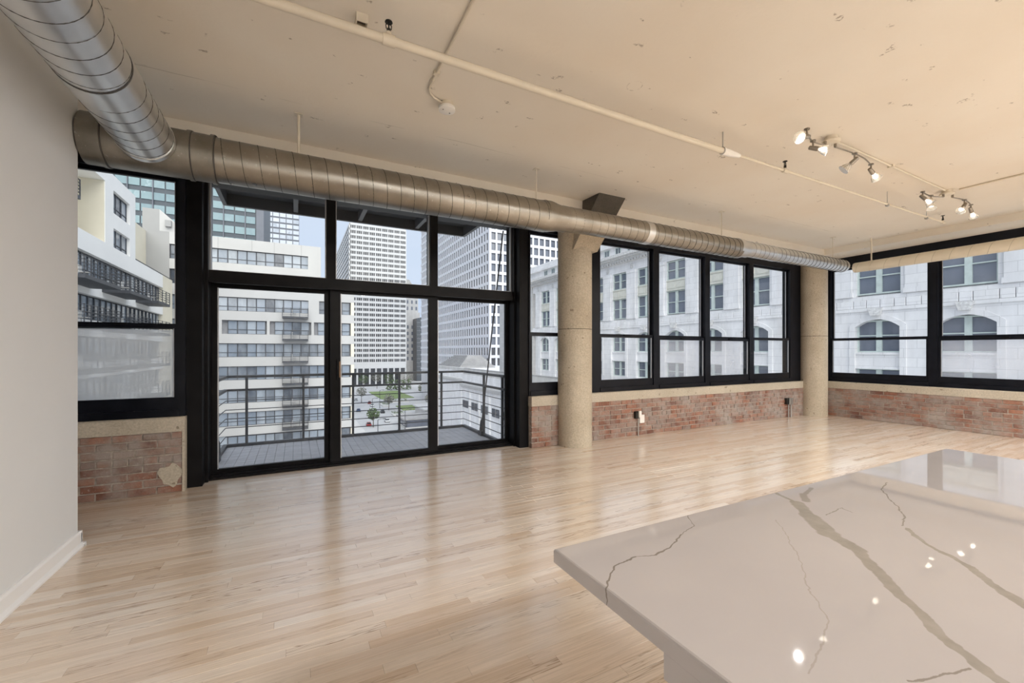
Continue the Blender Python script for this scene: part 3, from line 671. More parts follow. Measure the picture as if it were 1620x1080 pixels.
# ------------------------------------------------------------------ sprinkler pipe
PY, PZ = 2.47, 3.085
sp = empty('sprinkler_pipe', (3.5, PY, PZ), 'cream painted sprinkler pipe hung along the ceiling from front to back', 'pipe')
MB().tube([(-2.6, PY, PZ), (3.42, PY, PZ)], 0.025, 16).build('wide_pipe', M['cream'], sp, smooth=True)
MB().tube([(3.40, PY, PZ), (3.48, PY, PZ), (3.56, PY, PZ + 0.004), (3.62, PY, PZ + 0.005)], [0.030, 0.030, 0.024, 0.016], 16).build('reducer', M['plastic'], sp, smooth=True)
MB().tube([(3.60, PY, PZ + 0.006), (8.10, PY, PZ + 0.02)], 0.0135, 12).build('narrow_pipe', M['cream'], sp, smooth=True)
MB().tube([(3.385, PY, PZ), (3.405, PY, PZ)], 0.034, 16).build('pipe_ring', M['plastic'], sp, smooth=True)
for X, r in ((3.39, 0.005), (6.45, 0.004), (7.55, 0.004), (-0.9, 0.005)):
    MB().tube([(X, PY, PZ + 0.01), (X, PY, CZ)], r, 8).build('hanger_rod', M['steel'], sp)
    MB().tube([(X - 0.012, PY, PZ + 0.004), (X + 0.012, PY, PZ + 0.004)], 0.030 if X < 3.5 else 0.019, 14).build('pipe_clamp', M['steel'], sp, smooth=True)
def sprinkler(X, z, r):
    f = MB().tube([(X - 0.035, PY, z), (X + 0.035, PY, z)], r + 0.007, 14).tube([(X, PY, z), (X, PY, z + r + 0.02)], r * 0.7, 12)
    f.build('tee_fitting', M['cream'], sp, smooth=True)
    h = MB().tube([(X, PY, z + r + 0.015), (X, PY, z + r + 0.04), (X, PY, z + r + 0.042)], [0.012, 0.012, 0.008], 10)
    h.tube([(X - 0.014, PY, z + r + 0.04), (X - 0.016, PY, z + r + 0.06), (X - 0.004, PY, z + r + 0.078)], 0.003, 6)
    h.tube([(X + 0.014, PY, z + r + 0.04), (X + 0.016, PY, z + r + 0.06), (X + 0.004, PY, z + r + 0.078)], 0.003, 6)
    h.tube([(X, PY, z + r + 0.04), (X, PY, z + r + 0.075)], 0.004, 6)
    h.tube([(X, PY, z + r + 0.078), (X, PY, z + r + 0.083)], [0.022, 0.02], 14)
    h.build('sprinkler_head', M['darkiron'], sp, smooth=True)
sprinkler(0.475, PZ, 0.025); sprinkler(4.33, PZ + 0.007, 0.0135); sprinkler(8.08, PZ + 0.02, 0.0135)

# smoke detector, its conduit and the ceiling box
sdv = empty('smoke_detector', (1.06, 3.18, CZ), 'round white smoke detector on the ceiling at the end of a thin conduit', 'smoke detector')
MB().tube([(1.06, 3.18, CZ), (1.06, 3.18, CZ - 0.035)], [0.052, 0.052], 28).build('mounting_ring', M['cream'], sdv, smooth=True)
MB().tube([(1.06, 3.18, CZ - 0.035), (1.06, 3.18, CZ - 0.042), (1.06, 3.18, CZ - 0.058), (1.06, 3.18, CZ - 0.062)], [0.063, 0.066, 0.066, 0.058], 32).build('cover', M['plastic'], sdv, smooth=True)
for a in (0.6, 3.4):
    MB().tube([(1.06 + 0.035 * math.cos(a), 3.18 + 0.035 * math.sin(a), CZ - 0.06), (1.06 + 0.035 * math.cos(a), 3.18 + 0.035 * math.sin(a), CZ - 0.0635)], 0.005, 8).build('screw', M['darkiron'], sdv)
cn = empty('detector_conduit', (0.875, 1.5, CZ), 'thin cream conduit crossing the ceiling to the smoke detector', 'conduit')
MB().tube([(0.875, -3.5, CZ - 0.010), (0.875, 3.0, CZ - 0.010), (0.88, 3.05, CZ - 0.011), (0.90, 3.095, CZ - 0.012), (0.94, 3.135, CZ - 0.013), (1.01, 3.165, CZ - 0.014)], 0.009, 10).build('tube', M['cream'], cn, smooth=True)
MB().box(0.855, 0.895, 2.84, 2.87, CZ - 0.021, CZ).build('strap', M['cream'], cn)
MB().tube([(0.875, 2.93, CZ - 0.010), (0.875, 2.97, CZ - 0.010)], 0.013, 10).build('coupling', M['cream'], cn, smooth=True)
jb = empty('ceiling_anchor', (0.342, 2.61, CZ), 'small empty metal anchor box on the ceiling near the thick pipe', 'box')
MB().box(0.31, 0.375, 2.555, 2.562, CZ - 0.05, CZ).box(0.31, 0.315, 2.562, 2.64, CZ - 0.05, CZ).box(0.37, 0.375, 2.562, 2.64, CZ - 0.05, CZ).box(0.31, 0.375, 2.64, 2.647, CZ - 0.05, CZ).build('box_wall', M['cream'], jb)
MB().box(0.315, 0.37, 2.562, 2.64, CZ - 0.004, CZ).build('box_back', M['pocket'], jb)

# ------------------------------------------------------------------ track lights
CAM_R = Vector((math.cos(R(27.25)), -math.sin(R(27.25)), 0)); CAM_F = Vector((math.sin(R(27.25)), math.cos(R(27.25)), 0)); UP = Vector((0, 0, 1))
def curve_pts(ctrl, n=8):
    out = []; P = [Vector(p) for p in ctrl]; P = [P[0] * 2 - P[1]] + P + [P[-1] * 2 - P[-2]]
    for k in range(1, len(P) - 2):
        for j in range(n):
            t = j / n; a, b_, c, d = P[k - 1:k + 3]
            out.append(0.5 * ((2 * b_) + (c - a) * t + (2 * a - 5 * b_ + 4 * c - d) * t * t + (3 * b_ - a - 3 * c + d) * t ** 3))
    out.append(P[-2]); return out
def track_light(cx, cy, pts_l, pts_r, heads, label, watts, fac=1.0):
    t = empty('track_light', (cx, cy, CZ), label, 'ceiling light', 'nickel track lights on the ceiling')
    MB().tube([(cx, cy, CZ), (cx, cy, CZ - 0.035)], [0.052, 0.050], 24).build('junction_box', M['cream'], t, smooth=True)
    MB().tube([(cx, cy, CZ - 0.035), (cx, cy, CZ - 0.042), (cx, cy, CZ - 0.056), (cx, cy, CZ - 0.060)], [0.068, 0.072, 0.066, 0.05], 28).build('canopy', M['cream'], t, smooth=True)
    for pts in (pts_l, pts_r):
        MB().tube(curve_pts(pts), 0.0065, 8).build('arm', M['nickel'], t, smooth=True)
        e = Vector(pts[-1] if pts is pts_l else pts[0])
        MB().tube([e, e + Vector((0, 0, 0.035))], 0.012, 10).build('arm_mount', M['nickel'], t, smooth=True)
    for (p, d, on) in heads:
        p = Vector(p); d = Vector(d).normalized(); dn = -UP
        k = MB().tube([p + UP * 0.008, p - UP * 0.055], 0.0075, 10).tube([p - UP * 0.004, p + UP * 0.006], 0.022, 14).build('knuckle', M['nickel'], t, smooth=True)
        q = p - UP * 0.062
        MB().tube([q - d * 0.035, q - d * 0.03, q + d * 0.035, q + d * 0.045], [0.010, 0.017, 0.021, 0.016], 14).build('lamp_holder', M['nickel'], t, smooth=True)
        sh = MB().tube([q + d * 0.046, q + d * 0.06, q + d * 0.09, q + d * 0.115, q + d * 0.114, q + d * 0.088, q + d * 0.058, q + d * 0.049], [0.019, 0.027, 0.042, 0.050, 0.047, 0.039, 0.024, 0.016], 20, caps=False)
        sho = sh.build('glass_shade', M['shade'], t, smooth=True)
        MB().tube([q + d * 0.047, q + d * 0.055, q + d * 0.085, q + d * 0.098], [0.010, 0.017, 0.026, 0.020], 14).build('bulb', M['bulb'] if on else M['bulboff'], sho, smooth=True)
        if on: add_light('lamp', t, q + d * 0.125, watts, LAMP_COL, 0.025, 125, tuple(d * 0.35 + dn), 0.6)
    return t
AZ = 3.165
def dv(r, u, f=0.0): return tuple(CAM_R * r + UP * u + CAM_F * f)
track_light(4.35, 2.075, [(3.817, 2.003, AZ), (3.95, 2.06, AZ), (4.10, 2.095, AZ), (4.27, 2.085, AZ)], [(4.39, 2.06, AZ), (4.674, 2.045, AZ), (4.912, 2.055, AZ), (5.136, 2.096, AZ)],
            [((3.825, 2.005, AZ), dv(-1.0, -0.3, -0.5), True), ((4.09, 2.093, AZ), dv(0.8, -0.45, -0.6), True), ((4.70, 2.046, AZ), dv(-0.75, -0.75, 0.4), False), ((5.12, 2.09, AZ), dv(0.85, -0.65, 0.3), True)],
            'four headed nickel track light nearest the camera with one lamp unlit', HEAD_W)
track_light(7.05, 2.12, [(6.529, 2.172, AZ), (6.68, 2.185, AZ), (6.824, 2.179, AZ), (6.98, 2.13, AZ)], [(7.10, 2.085, AZ), (7.299, 2.053, AZ), (7.50, 2.06, AZ), (7.678, 2.086, AZ)],
            [((6.54, 2.172, AZ), dv(0.5, -0.8, -0.4), True), ((6.79, 2.18, AZ), dv(-0.25, -0.9, -0.3), True), ((7.35, 2.053, AZ), dv(-0.7, -0.75, -0.2), True), ((7.67, 2.084, AZ), dv(0.55, -0.8, 0.2), True)],
            'four headed nickel track light farther off near the right windows with all lamps lit', HEAD_W)
lc = empty('lighting_conduit', (5.7, 2.1, CZ), 'cream conduit joining the two track lights along the ceiling', 'conduit')
MB().tube([(4.425, 2.085, CZ - 0.012), (6.975, 2.115, CZ - 0.012)], 0.0115, 10).build('tube', M['cream'], lc, smooth=True)
MB().box(5.55, 5.59, 2.075, 2.125, CZ - 0.026, CZ).build('strap', M['cream'], lc)
lc2 = empty('lighting_conduit', (7.1, 0.5, CZ), 'cream conduit running from the farther track light towards the kitchen', 'conduit')
MB().tube([(7.11, 2.03, CZ - 0.012), (7.14, -3.4, CZ - 0.012)], 0.0115, 10).build('tube', M['cream'], lc2, smooth=True)
MB().box(7.09, 7.15, 1.0, 1.04, CZ - 0.026, CZ).build('strap', M['cream'], lc2)
# flush lamps added out of view behind the camera to brighten the room
def fill_lamp(x, y, label):
    t = empty('added_fill_light', (x, y, CZ), label, 'ceiling light', 'flush fill lamps added behind the camera')
    MB().tube([(x, y, CZ), (x, y, CZ - 0.03), (x, y, CZ - 0.045)], [0.27, 0.27, 0.25], 32).build('rim', M['nickel'], t, smooth=True)
    MB().tube([(x, y, CZ - 0.03), (x, y, CZ - 0.06), (x, y, CZ - 0.085), (x, y, CZ - 0.095)], [0.24, 0.235, 0.17, 0.05], 32).build('fill_diffuser', M['fill_diffuser'], t, smooth=True)
    add_light('lamp', t, (x, y, CZ - 0.13), FILL_W, LAMP_COL, 0.24, 172, (0, 0.15, -1), 0.5)
fill_lamp(1.7, -2.3, 'round flush fill lamp added nearest the left wall behind the camera')
fill_lamp(4.6, -2.3, 'round flush fill lamp added in the middle behind the camera')
fill_lamp(8.2, -2.3, 'round flush fill lamp added at the right end behind the camera')

# wall outlets on the brick
o1 = empty('wall_outlet', (4.66, YA, 0.3), 'white surface outlet with plug box low on the brick wall right of the column', 'outlet')
MB().chamfer(4.60, 4.68, YA - 0.05, YA, 0.27, 0.375, 0.004, axis=1, sign=-1).build('back_box', M['darkiron'], o1)
MB().chamfer(4.645, 4.695, YA - 0.075, YA - 0.05, 0.285, 0.385, 0.004, axis=1, sign=-1).build('plug_cover', M['plastic'], o1)
MB().chamfer(4.70, 4.795, YA - 0.03, YA, 0.19, 0.315, 0.004, axis=1, sign=-1).build('face_plate', M['plastic'], o1)
MB().tube([(4.665, YA - 0.03, 0.27), (4.665, YA - 0.03, 0.0)], 0.009, 10).build('conduit', M['steel'], o1, smooth=True)
o2 = empty('wall_outlet', (8.65, YA, 0.3), 'grey surface outlet box with two conduits near the far corner column', 'outlet')
MB().chamfer(8.50, 8.62, YA - 0.05, YA, 0.26, 0.38, 0.004, axis=1, sign=-1).build('back_box', M['darkiron'], o2)
MB().chamfer(8.565, 8.68, YA - 0.065, YA - 0.05, 0.25, 0.38, 0.004, axis=1, sign=-1).build('face_plate', M['steel'], o2)
for X in (8.58, 8.66): MB().tube([(X, YA - 0.03, 0.26), (X, YA - 0.03, 0.0)], 0.012, 10).build('conduit', M['steel'], o2, smooth=True)

# ------------------------------------------------------------------ balconies
def balcony(z, label, upper):
    bx0, bx1, by0, by1 = -0.90, 2.68, 5.36, 7.05
    t = empty('balcony', ((bx0 + bx1) / 2, by0, z), label, 'balcony')
    MB().box(bx0 + 0.05, bx1 - 0.05, by0, by1 - 0.05, z - 0.04, z - 0.02 if not upper else z - 0.01).build('deck', M['rail'], t)
    if not upper:
        bw = (bx1 - bx0 - 0.1) / 34; dbm = MB().chamfer(0.0015, bw - 0.0015, 0, by1 - 0.055 - by0, -0.02, -0.004, 0.003).mesh('deck_board', M['deck'])
        for k in range(34): inst('deck_board', dbm, t, (bx0 + 0.05 + k * bw, by0, z + random.uniform(-0.001, 0.001)))
    h = 0.20
    MB().box(bx0, bx0 + 0.05, by0, by1, z - h, z + 0.035).box(bx1 - 0.05, bx1, by0, by1, z - h, z + 0.035).box(bx0 + 0.05, bx1 - 0.05, by1 - 0.05, by1, z - h, z + 0.035).build('edge_channel', M['rail'], t)
    for fl_ in range(3):
        x = bx0 + 0.9 * (fl_ + 1); MB().box(x - 0.03, x + 0.03, by0, by1 - 0.05, z - h + 0.02, z - 0.04).build('joist', M['rail'], t)
    def loop(zz, r, nm, m=6):
        MB().tube([(bx0 + 0.03, by0, zz), (bx0 + 0.03, by1 - 0.03, zz)], r, m).tube([(bx0 + 0.03, by1 - 0.03, zz), (bx1 - 0.03, by1 - 0.03, zz)], r, m).tube([(bx1 - 0.03, by1 - 0.03, zz), (bx1 - 0.03, by0, zz)], r, m).build(nm, M['rail'], t)
    if not upper:
        MB().box(bx0, bx0 + 0.06, by0, by1, z + 0.96, z + 0.995).box(bx1 - 0.06, bx1, by0, by1, z + 0.96, z + 0.995).box(bx0 + 0.06, bx1 - 0.06, by1 - 0.06, by1, z + 0.96, z + 0.995).build('top_rail', M['rail'], t)
        MB().box(bx0 + 0.01, bx0 + 0.05, by0, by1 - 0.01, z + 0.775, z + 0.805).box(bx1 - 0.05, bx1 - 0.01, by0, by1 - 0.01, z + 0.775, z + 0.805).box(bx0 + 0.05, bx1 - 0.05, by1 - 0.05, by1 - 0.01, z + 0.775, z + 0.805).build('middle_rail', M['rail'], t)
        for k in range(5): loop(z + 0.14 + k * 0.125, 0.0065, 'cable_rail')
        for x in (-0.62, 0.10, 0.80, 1.52, 2.24):
            MB().box(x - 0.016, x + 0.016, by1 - 0.046, by1 - 0.014, z + 0.03, z + 0.96).build('post', M['rail'], t)
        for yy in (6.12, 5.45):
            for x in (bx0 + 0.014, bx1 - 0.046): MB().box(x, x + 0.032, yy - 0.016, yy + 0.016, z + 0.03, z + 0.96).build('post', M['rail'], t)
    for x in (bx0 + 0.06, bx1 - 0.06):
        a = Vector((x, 6.18, z + 0.03)); e = Vector((x, 5.36, z + 3.05)); dvec = (e - a).normalized()
        MB().tube([a, e], 0.011, 8).build('tension_rod', M['rail'], t)
        MB().tube([a + dvec * 0.02, a + dvec * 0.06, a + dvec * 0.2, a + dvec * 0.26], [0.015, 0.028, 0.028, 0.012], 10).build('turnbuckle', M['rail'], t, smooth=True)
        MB().box(x - 0.02, x + 0.02, 6.12, 6.24, z - 0.01, z + 0.07).build('rod_bracket', M['rail'], t)
balcony(-0.04, 'steel balcony with grey deck and cable railing outside the sliding door', False)
balcony(3.53, 'dark steel underside of the balcony one floor up, above the transom', True)

# ------------------------------------------------------------------ far buildings
GZ = -28.0
def win_mesh(w, h, fr, dep, lights, m_fr, nm='window', axis='Y'):
    """window frame mesh facing -Y (axis Y), -X (axis X) or +X (axis P); lights: list of (x0,x1,z0,z1) openings' dividing bars"""
    b = MB()
    def bx(x0, x1, d0, d1, z0, z1):
        if axis == 'Y': b.box(x0, x1, d0, d1, z0, z1)
        elif axis == 'X': b.box(d0, d1, x0, x1, z0, z1)
        else: b.box(-d1, -d0, x0, x1, z0, z1)
    bx(-w / 2, -w / 2 + fr, 0, dep, 0, h); bx(w / 2 - fr, w / 2, 0, dep, 0, h); bx(-w / 2 + fr, w / 2 - fr, 0, dep, 0, fr); bx(-w / 2 + fr, w / 2 - fr, 0, dep, h - fr, h)
    for (x0, x1, z0, z1) in lights: bx(x0, x1, 0, dep, z0, z1)
    return b.mesh(nm, m_fr)
def pane_mesh(w, h, axis, mat, d=0.0, t=0.05):
    b = MB()
    if axis == 'Y': b.box(-w / 2, w / 2, d, d + t, 0, h)
    elif axis == 'X': b.box(d, d + t, -w / 2, w / 2, 0, h)
    else: b.box(-d - t, -d, -w / 2, w / 2, 0, h)
    return b.mesh('pane', mat)
def put_window(parent, fme, pme, loc, nm='window'):
    o = inst(nm, fme, parent, loc); p = bpy.data.objects.new('pane', pme); COL.objects.link(p); p.parent = o; return o

# --- apartment building
YF, XW = 58.0, -11.8
ap = empty('apartment_building', (-4, 64, GZ), 'white apartment block with ribbon windows and balconies across the street on the left', 'building')
MB().box(-14.3, 6.75, YF + 0.5, 75, GZ, 8.9).box(-14.3, 2.8, YF + 0.5, 75, 8.9, 14.2).build('core', M['apt_core'], ap)
tops = [13.05, 10.35] + [7.55 - 2.68 * k for k in range(13)]
WH = 1.6
def x_right(z): return 2.8 if z > 9.2 else 6.75
prev = 14.35
for k, t_ in enumerate(tops):
    MB().box(-12.3, x_right(t_ + 0.1), YF, YF + 0.5, t_, prev).build('spandrel', M['apt_white'], ap)
    prev = t_ - WH
MB().box(-12.3, 6.75, YF, YF + 0.5, GZ, prev).build('spandrel', M['apt_white'], ap)
for t_ in tops[:2]: MB().box(1.35, 2.8, YF, YF + 0.5, t_ - WH, t_).build('end_pier', M['apt_white'], ap)
for t_ in tops[2:]:
    MB().box(1.40, 2.6, YF, YF + 0.5, t_ - WH, t_).build('end_pier', M['apt_white'], ap) if t_ > 5 else None
    MB().box(6.35, 6.75, YF, YF + 0.5, t_ - WH, t_).build('end_pier', M['apt_cream'], ap)
    MB().box(-11.45, -8.9, YF, YF + 0.5, t_ - WH, t_).build('end_pier', M['apt_grey'], ap)
    if 4.5 < t_ < 5.2:
        for x in (-7.85, -3.08, 1.72): MB().box(x, x + 0.3, YF, YF + 0.5, t_ - WH, t_).build('end_pier', M['apt_white'], ap)
for t_ in tops[:4]: pass
MB().box(-14.3, -12.3, YF, YF + 0.5, 0, 14.35).build('blank_wall', M['apt_grey'], ap)
for t_ in tops[:2]: MB().box(-11.45, -8.9, YF, YF + 0.5, t_ - WH, t_).build('end_pier', M['apt_grey'], ap)
wA = win_mesh(0.94, WH, 0.05, 0.12, [(-0.42, 0.42, 0.50, 0.56)], M['frame_dark']); pA = pane_mesh(0.86, WH - 0.08, 'Y', M['pane_apt'], 0.06)
for k, t_ in enumerate(tops[:9]):
    x = -8.42
    while x < (1.2 if t_ > 9 else 6.2):
        skip = (1.35 < x < 2.6 and 5 < t_ < 9) or (4.5 < t_ < 5.2 and any(abs(x - q) < 0.35 for q in (-7.7, -2.93, 1.87)))
        if not skip: put_window(ap, wA, pA, (x, YF + 0.2, t_ - WH))
        x += 0.945
    put_window(ap, wA, pA, (-11.8, YF + 0.2, t_ - WH))
# street-front balconies
def apt_balcony(x0, x1, y0, y1, z, along):
    o = bpy.data.objects.new('facade_balcony', None); COL.objects.link(o); o.parent = ap; o.location = Vector((x0, y0, z)) - wpos(ap)
    MB().box(x0, x1, y0, y1, z - 0.22, z).build('balcony_slab', M['rail'], o)
    b = MB(); fx = x1 - 0.04 if along == 'Y' else None
    for q in range(5):
        zz = z + 0.2 + q * 0.2
        if along == 'X': b.box(x0, x1, y0, y0 + 0.035, zz, zz + 0.03).box(x0, x0 + 0.035, y0, y1, zz, zz + 0.03).box(x1 - 0.035, x1, y0, y1, zz, zz + 0.03)
        else: b.box(x1 - 0.035, x1, y0, y1, zz, zz + 0.03).box(x0, x1, y0, y0 + 0.035, zz, zz + 0.03).box(x0, x1, y1 - 0.035, y1, zz, zz + 0.03)
    L = (x1 - x0) if along == 'X' else (y1 - y0); n = max(3, int(L / 0.9))
    for q in range(n + 1):
        a = q * (L - 0.05) / n
        if along == 'X': b.box(x0 + a, x0 + a + 0.05, y0, y0 + 0.05, z, z + 1.05)
        else: b.box(x1 - 0.05, x1, y0 + a, y0 + a + 0.05, z, z + 1.05)
    b.build('balcony_rail', M['rail'], o)
    f = MB(); f.box((x0 + x1) / 2 - 0.35, (x0 + x1) / 2 + 0.1, (y0 + y1) / 2 - 0.2, (y0 + y1) / 2 + 0.2, z + 0.4, z + 0.45)
    f.box((x0 + x1) / 2 - 0.3, (x0 + x1) / 2 - 0.25, (y0 + y1) / 2, (y0 + y1) / 2 + 0.05, z, z + 0.4).box((x0 + x1) / 2 - 0.35, (x0 + x1) / 2 - 0.30, (y0 + y1) / 2 - 0.2, (y0 + y1) / 2 + 0.2, z + 0.45, z + 0.85)
    f.build('balcony_chair', M['apt_white'], o)
for k in range(8): apt_balcony(-1.45, 1.35, YF - 1.2, YF + 0.1, 5.45 - 2.68 * k, 'X')
for x in (-7.9, -4.6, -2.3, 0.6): MB().box(x - 0.02, x + 0.02, YF - 0.01, YF, 13.06, 14.34).build('panel_joint', M['apt_grey'], ap)
MB().box(-15.1, -13.6, 60, 66, 14.2, 17.2).build('penthouse', M['apt_grey'], ap)
MB().hull8([(-13.6, 60, 14.2), (-12.2, 60, 14.2), (-12.2, 66, 14.2), (-13.6, 66, 14.2)], [(-13.6, 60, 17.2), (-12.2, 60, 15.9), (-12.2, 66, 15.9), (-13.6, 66, 17.2)]).build('penthouse', M['apt_white'], ap)
MB().box(-13.05, -12.5, 59.6, 60, 15.3, 16.0).build('roof_vent', M['apt_grey'], ap)
# wing facing the side street
MB().box(-20, XW - 0.5, 26, YF + 0.5, GZ, 8.85).build('core', M['apt_core'], ap)
MB().box(-20, -14.3, 45.2, YF + 0.5, 8.85, 14.2).build('setback_wall', M['apt_cream'], ap)
MB().box(-20, -13.4, 26, 38.95, 8.85, 13.2).build('loggia_wall', M['apt_cream'], ap)
MB().box(-20, XW, 26, 38.95, 13.15, 14.05).build('roof_fascia', M['wing_sunlit'], ap)
wt = [7.6 - 2.68 * k for k in range(7)]
wm = win_mesh(1.0, 1.62, 0.05, 0.12, [(-0.45, 0.45, 0.52, 0.57)], M['frame_dark'], axis='P'); wp_ = pane_mesh(0.92, 1.54, 'P', M['pane_apt'], 0.06)
# penthouse frame with two window openings (40.5..43.8)
fa = MB(); X0, X1 = XW - 0.6, XW
fa.box(X0, X1, 38.95, 40.45, 8.85, 14.1).box(X0, X1, 43.85, 45.15, 8.85, 14.1).box(X0, X1, 40.45, 43.85, 13.0, 14.1).box(X0, X1, 40.45, 43.85, 10.25, 11.35)
fa.box(-20, X0, 38.95, 45.15, 8.85, 14.1); fa.build('penthouse_front', M['wing_sunlit'], ap)
MB().box(-13.4, -11.84, 38.88, 38.95, 8.86, 13.14).build('loggia_wall', M['apt_cream'], ap)
wbig = win_mesh(1.13, 1.6, 0.05, 0.1, [(-0.5, 0.5, 0.5, 0.56)], M['frame_dark'], axis='P'); pbig = pane_mesh(1.05, 1.54, 'P', M['pane_apt'], 0.05)
for zz in (11.37, 8.70):
    for q in range(3): put_window(ap, wbig, pbig, (XW - 0.2, 41.02 + q * 1.133, zz))
prev = 8.85
for k, t_ in enumerate(wt):
    MB().box(XW - 0.5, XW, 26, 53.2, t_, prev).build('spandrel', M['wing_sunlit'], ap)
    MB().box(XW - 0.5, XW, 53.2, 56.8, t_ - 1.62, prev).build('end_pier', M['apt_cream'], ap)
    prev = t_ - 1.62
    y = 30.6
    while y < 53.0:
        put_window(ap, wm, wp_, (XW - 0.3, y, t_ - 1.62)); y += 1.01
MB().box(XW - 0.5, XW, 26, 56.8, GZ, prev).build('spandrel', M['wing_sunlit'], ap)
for zz in (10.25,):
    put_window(ap, wbig, pbig, (-13.4, 36.9, zz - 1.3)); put_window(ap, wbig, pbig, (-13.4, 35.6, zz - 1.3)); put_window(ap, wbig, pbig, (-13.4, 35.2, 11.2))
apt_balcony(-13.4, -12.0, 33.2, 35.8, 11.0, 'Y')
MB().box(XW - 0.04, XW, 45.2, 56.7, 8.85, 8.95).build('parapet_rail', M['rail'], ap)
for k in range(6):
    for (y0, y1) in ((31.2, 36.6), (38.4, 43.1), (45.2, 48.8)): apt_balcony(XW - 0.05, XW + 1.5, y0, y1, 5.55 - 2.68 * k, 'Y')

# --- dark tower with teal windows
dt = empty('dark_glass_tower', (-25, 150, GZ), 'dark tower with rows of teal windows behind the white apartment block', 'building')
MB().box(-62, -8.2, 140.4, 175, GZ, 86).build('core', M['tower_dark'], dt)
MB().box(-10.05, -8.2, 140, 140.4, GZ, 86).build('corner_pier', M['tower_grey'], dt)
pt_ = pane_mesh(2.25, 1.95, 'Y', M['pane_teal'], 0, 0.2)
xs = []; x = -11.45
while x > -45: xs.append(x); x -= 2.55
zs = [14.9 + 3.23 * k for k in range(14)]
for z in zs:
    for x in xs: inst('window', pt_, dt, (x, 140.2, z))
for i_, x in enumerate(xs):
    if i_ % 2: MB().box(x + 1.17, x + 1.38, 139.9, 140.4, 10, 86).build('mullion', M['tower_grey'], dt)
# --- pale gridded tower
pg = empty('pale_grid_tower', (-9, 345, GZ), 'distant grey tower with a pale window grid beside the dark glass tower', 'building')
MB().box(-26, 2.1, 330.6, 360, GZ, 132).build('core', M['tower_grey'], pg)
pp = pane_mesh(3.55, 2.6, 'Y', M['pane_pale'], 0, 0.3)
for r in range(18):
    for k in range(7): inst('window', pp, pg, (0.1 - k * 4.05, 330.3, 64 + 3.72 * r))
# --- white ribbon tower
wt_ = empty('white_ribbon_tower', (63, 390, GZ), 'white office tower with dense dark window ribbons behind the street', 'building')
MB().box(40.3, 86.3, 373.5, 515, GZ + 10, 108).build('core', M['strip_glass'], wt_)
nfl = 28; fh = 4.32; b = MB(); piers = MB(); pr2 = MB()
for k in range(nfl):
    z1 = 108.6 - k * fh
    sp_ = MB().box(39.7, 86.7, 373, 516, z1 - 1.9, z1); sp_.build('floor_band', M['tower_white'], wt_)
for k in range(28):
    x = 39.8 + k * 46.8 / 27; big = k % 3 == 0
    piers.box(x - (0.42 if big else 0.13), x + (0.42 if big else 0.13), 373.1, 373.6, -10, 108)
for k in range(16):
    yy = 373.3 + k * 142.0 / 15; pr2.box(39.85, 40.35, yy - 0.3, yy + 0.3, -10, 108)
piers.build('front_piers', M['tower_white'], wt_, kind='stuff'); pr2.build('side_piers', M['tower_white'], wt_, kind='stuff')
MB().box(39.7, 86.7, 373, 516, -13.6, -10).build('lobby_band', M['tower_white'], wt_)
MB().box(43, 83, 377, 510, GZ, -13).build('lobby_glass', M['strip_glass'], wt_)
for k in range(10):
    x = 40.2 + k * 5.07; MB().box(x, x + 1.3, 373.2, 374.6, GZ, -13.6).build('lobby_pillar', M['tower_white'], wt_)
# --- slender gothic tower and dark slab
gt = empty('gothic_tower', (95, 425, GZ), 'grey stone tower with pointed roof beside the white ribbon tower', 'building')
MB().box(87.6, 111.5, 420, 445, GZ, 40).box(89, 110, 421, 444, 40, 62).build('shaft', M['stone_d'], gt)
MB().hull8([(90, 423, 62), (108, 423, 62), (108, 441, 62), (90, 441, 62)], [(97, 429, 74), (103, 429, 74), (103, 435, 74), (97, 435, 74)]).build('roof', M['roof_grey'], gt)
MB().tube([(100, 432, 73), (100, 432, 90)], [1.2, 0.1], 6).build('spire', M['roof_grey'], gt)
pgw = pane_mesh(1.6, 3.4, 'Y', M['pane_off'], 0, 0.3)
for r in range(11):
    for k in range(5): inst('window', pgw, gt, (90.5 + k * 4.4, 419.85 if r < 6 else 420.85, -8 + r * 6.3))
ds = empty('dark_slab_building', (112, 400, GZ), 'dark glass slab building beyond the street next to the white grid tower', 'building')
MB().box(104.5, 130, 405, 440, GZ, 33).hull8([(104.5, 405, 33), (130, 405, 33), (130, 440, 33), (104.5, 440, 33)], [(104.5, 405, 33.1), (130, 405, 39), (130, 440, 39), (104.5, 440, 33.1)]).build('core', M['tower_dark'], ds)
for r in range(14): MB().box(104.3, 130, 404.7, 405, -22 + r * 3.9, -21.5 + r * 3.9).build('floor_band', M['tower_grey'], ds)
# --- white grid tower
gw = empty('white_grid_tower', (85, 190, GZ), 'tall white tower with a square grid of dark windows above the stone hall', 'building')
X0, Y0 = 67.6, 150.8; FH = 4.15
MB().box(X0 + 0.22, 112, Y0 + 0.7, 252, GZ, 84).build('core', M['strip_glass'], gw)
nz = 22; zt0 = 77.5
for r in range(nz):
    z1 = zt0 - r * FH + 1.0
    MB().box(X0, 112.5, Y0, 252.5, z1 - 1.15, z1).build('floor_band', M['grid_white'], gw)
for k in range(17):
    x = X0 + 0.02 + k * 2.8; w = 0.75 if k else 0.95
    MB().box(x, x + w, Y0 + 0.05, Y0 + 0.7, GZ, 78).build('front_pier', M['grid_white'], gw)
for k in range(37):
    yy = Y0 + 0.06 + k * 2.75; MB().box(X0 + 0.04, X0 + 0.5, yy, yy + 1.3, GZ, 78).build('side_pier', M['grid_white'], gw)
fw = win_mesh(2.05, 2.9, 0.12, 0.25, [], M['frame_dark']); fp = pane_mesh(1.85, 2.7, 'Y', M['pane_grid'], 0.1)
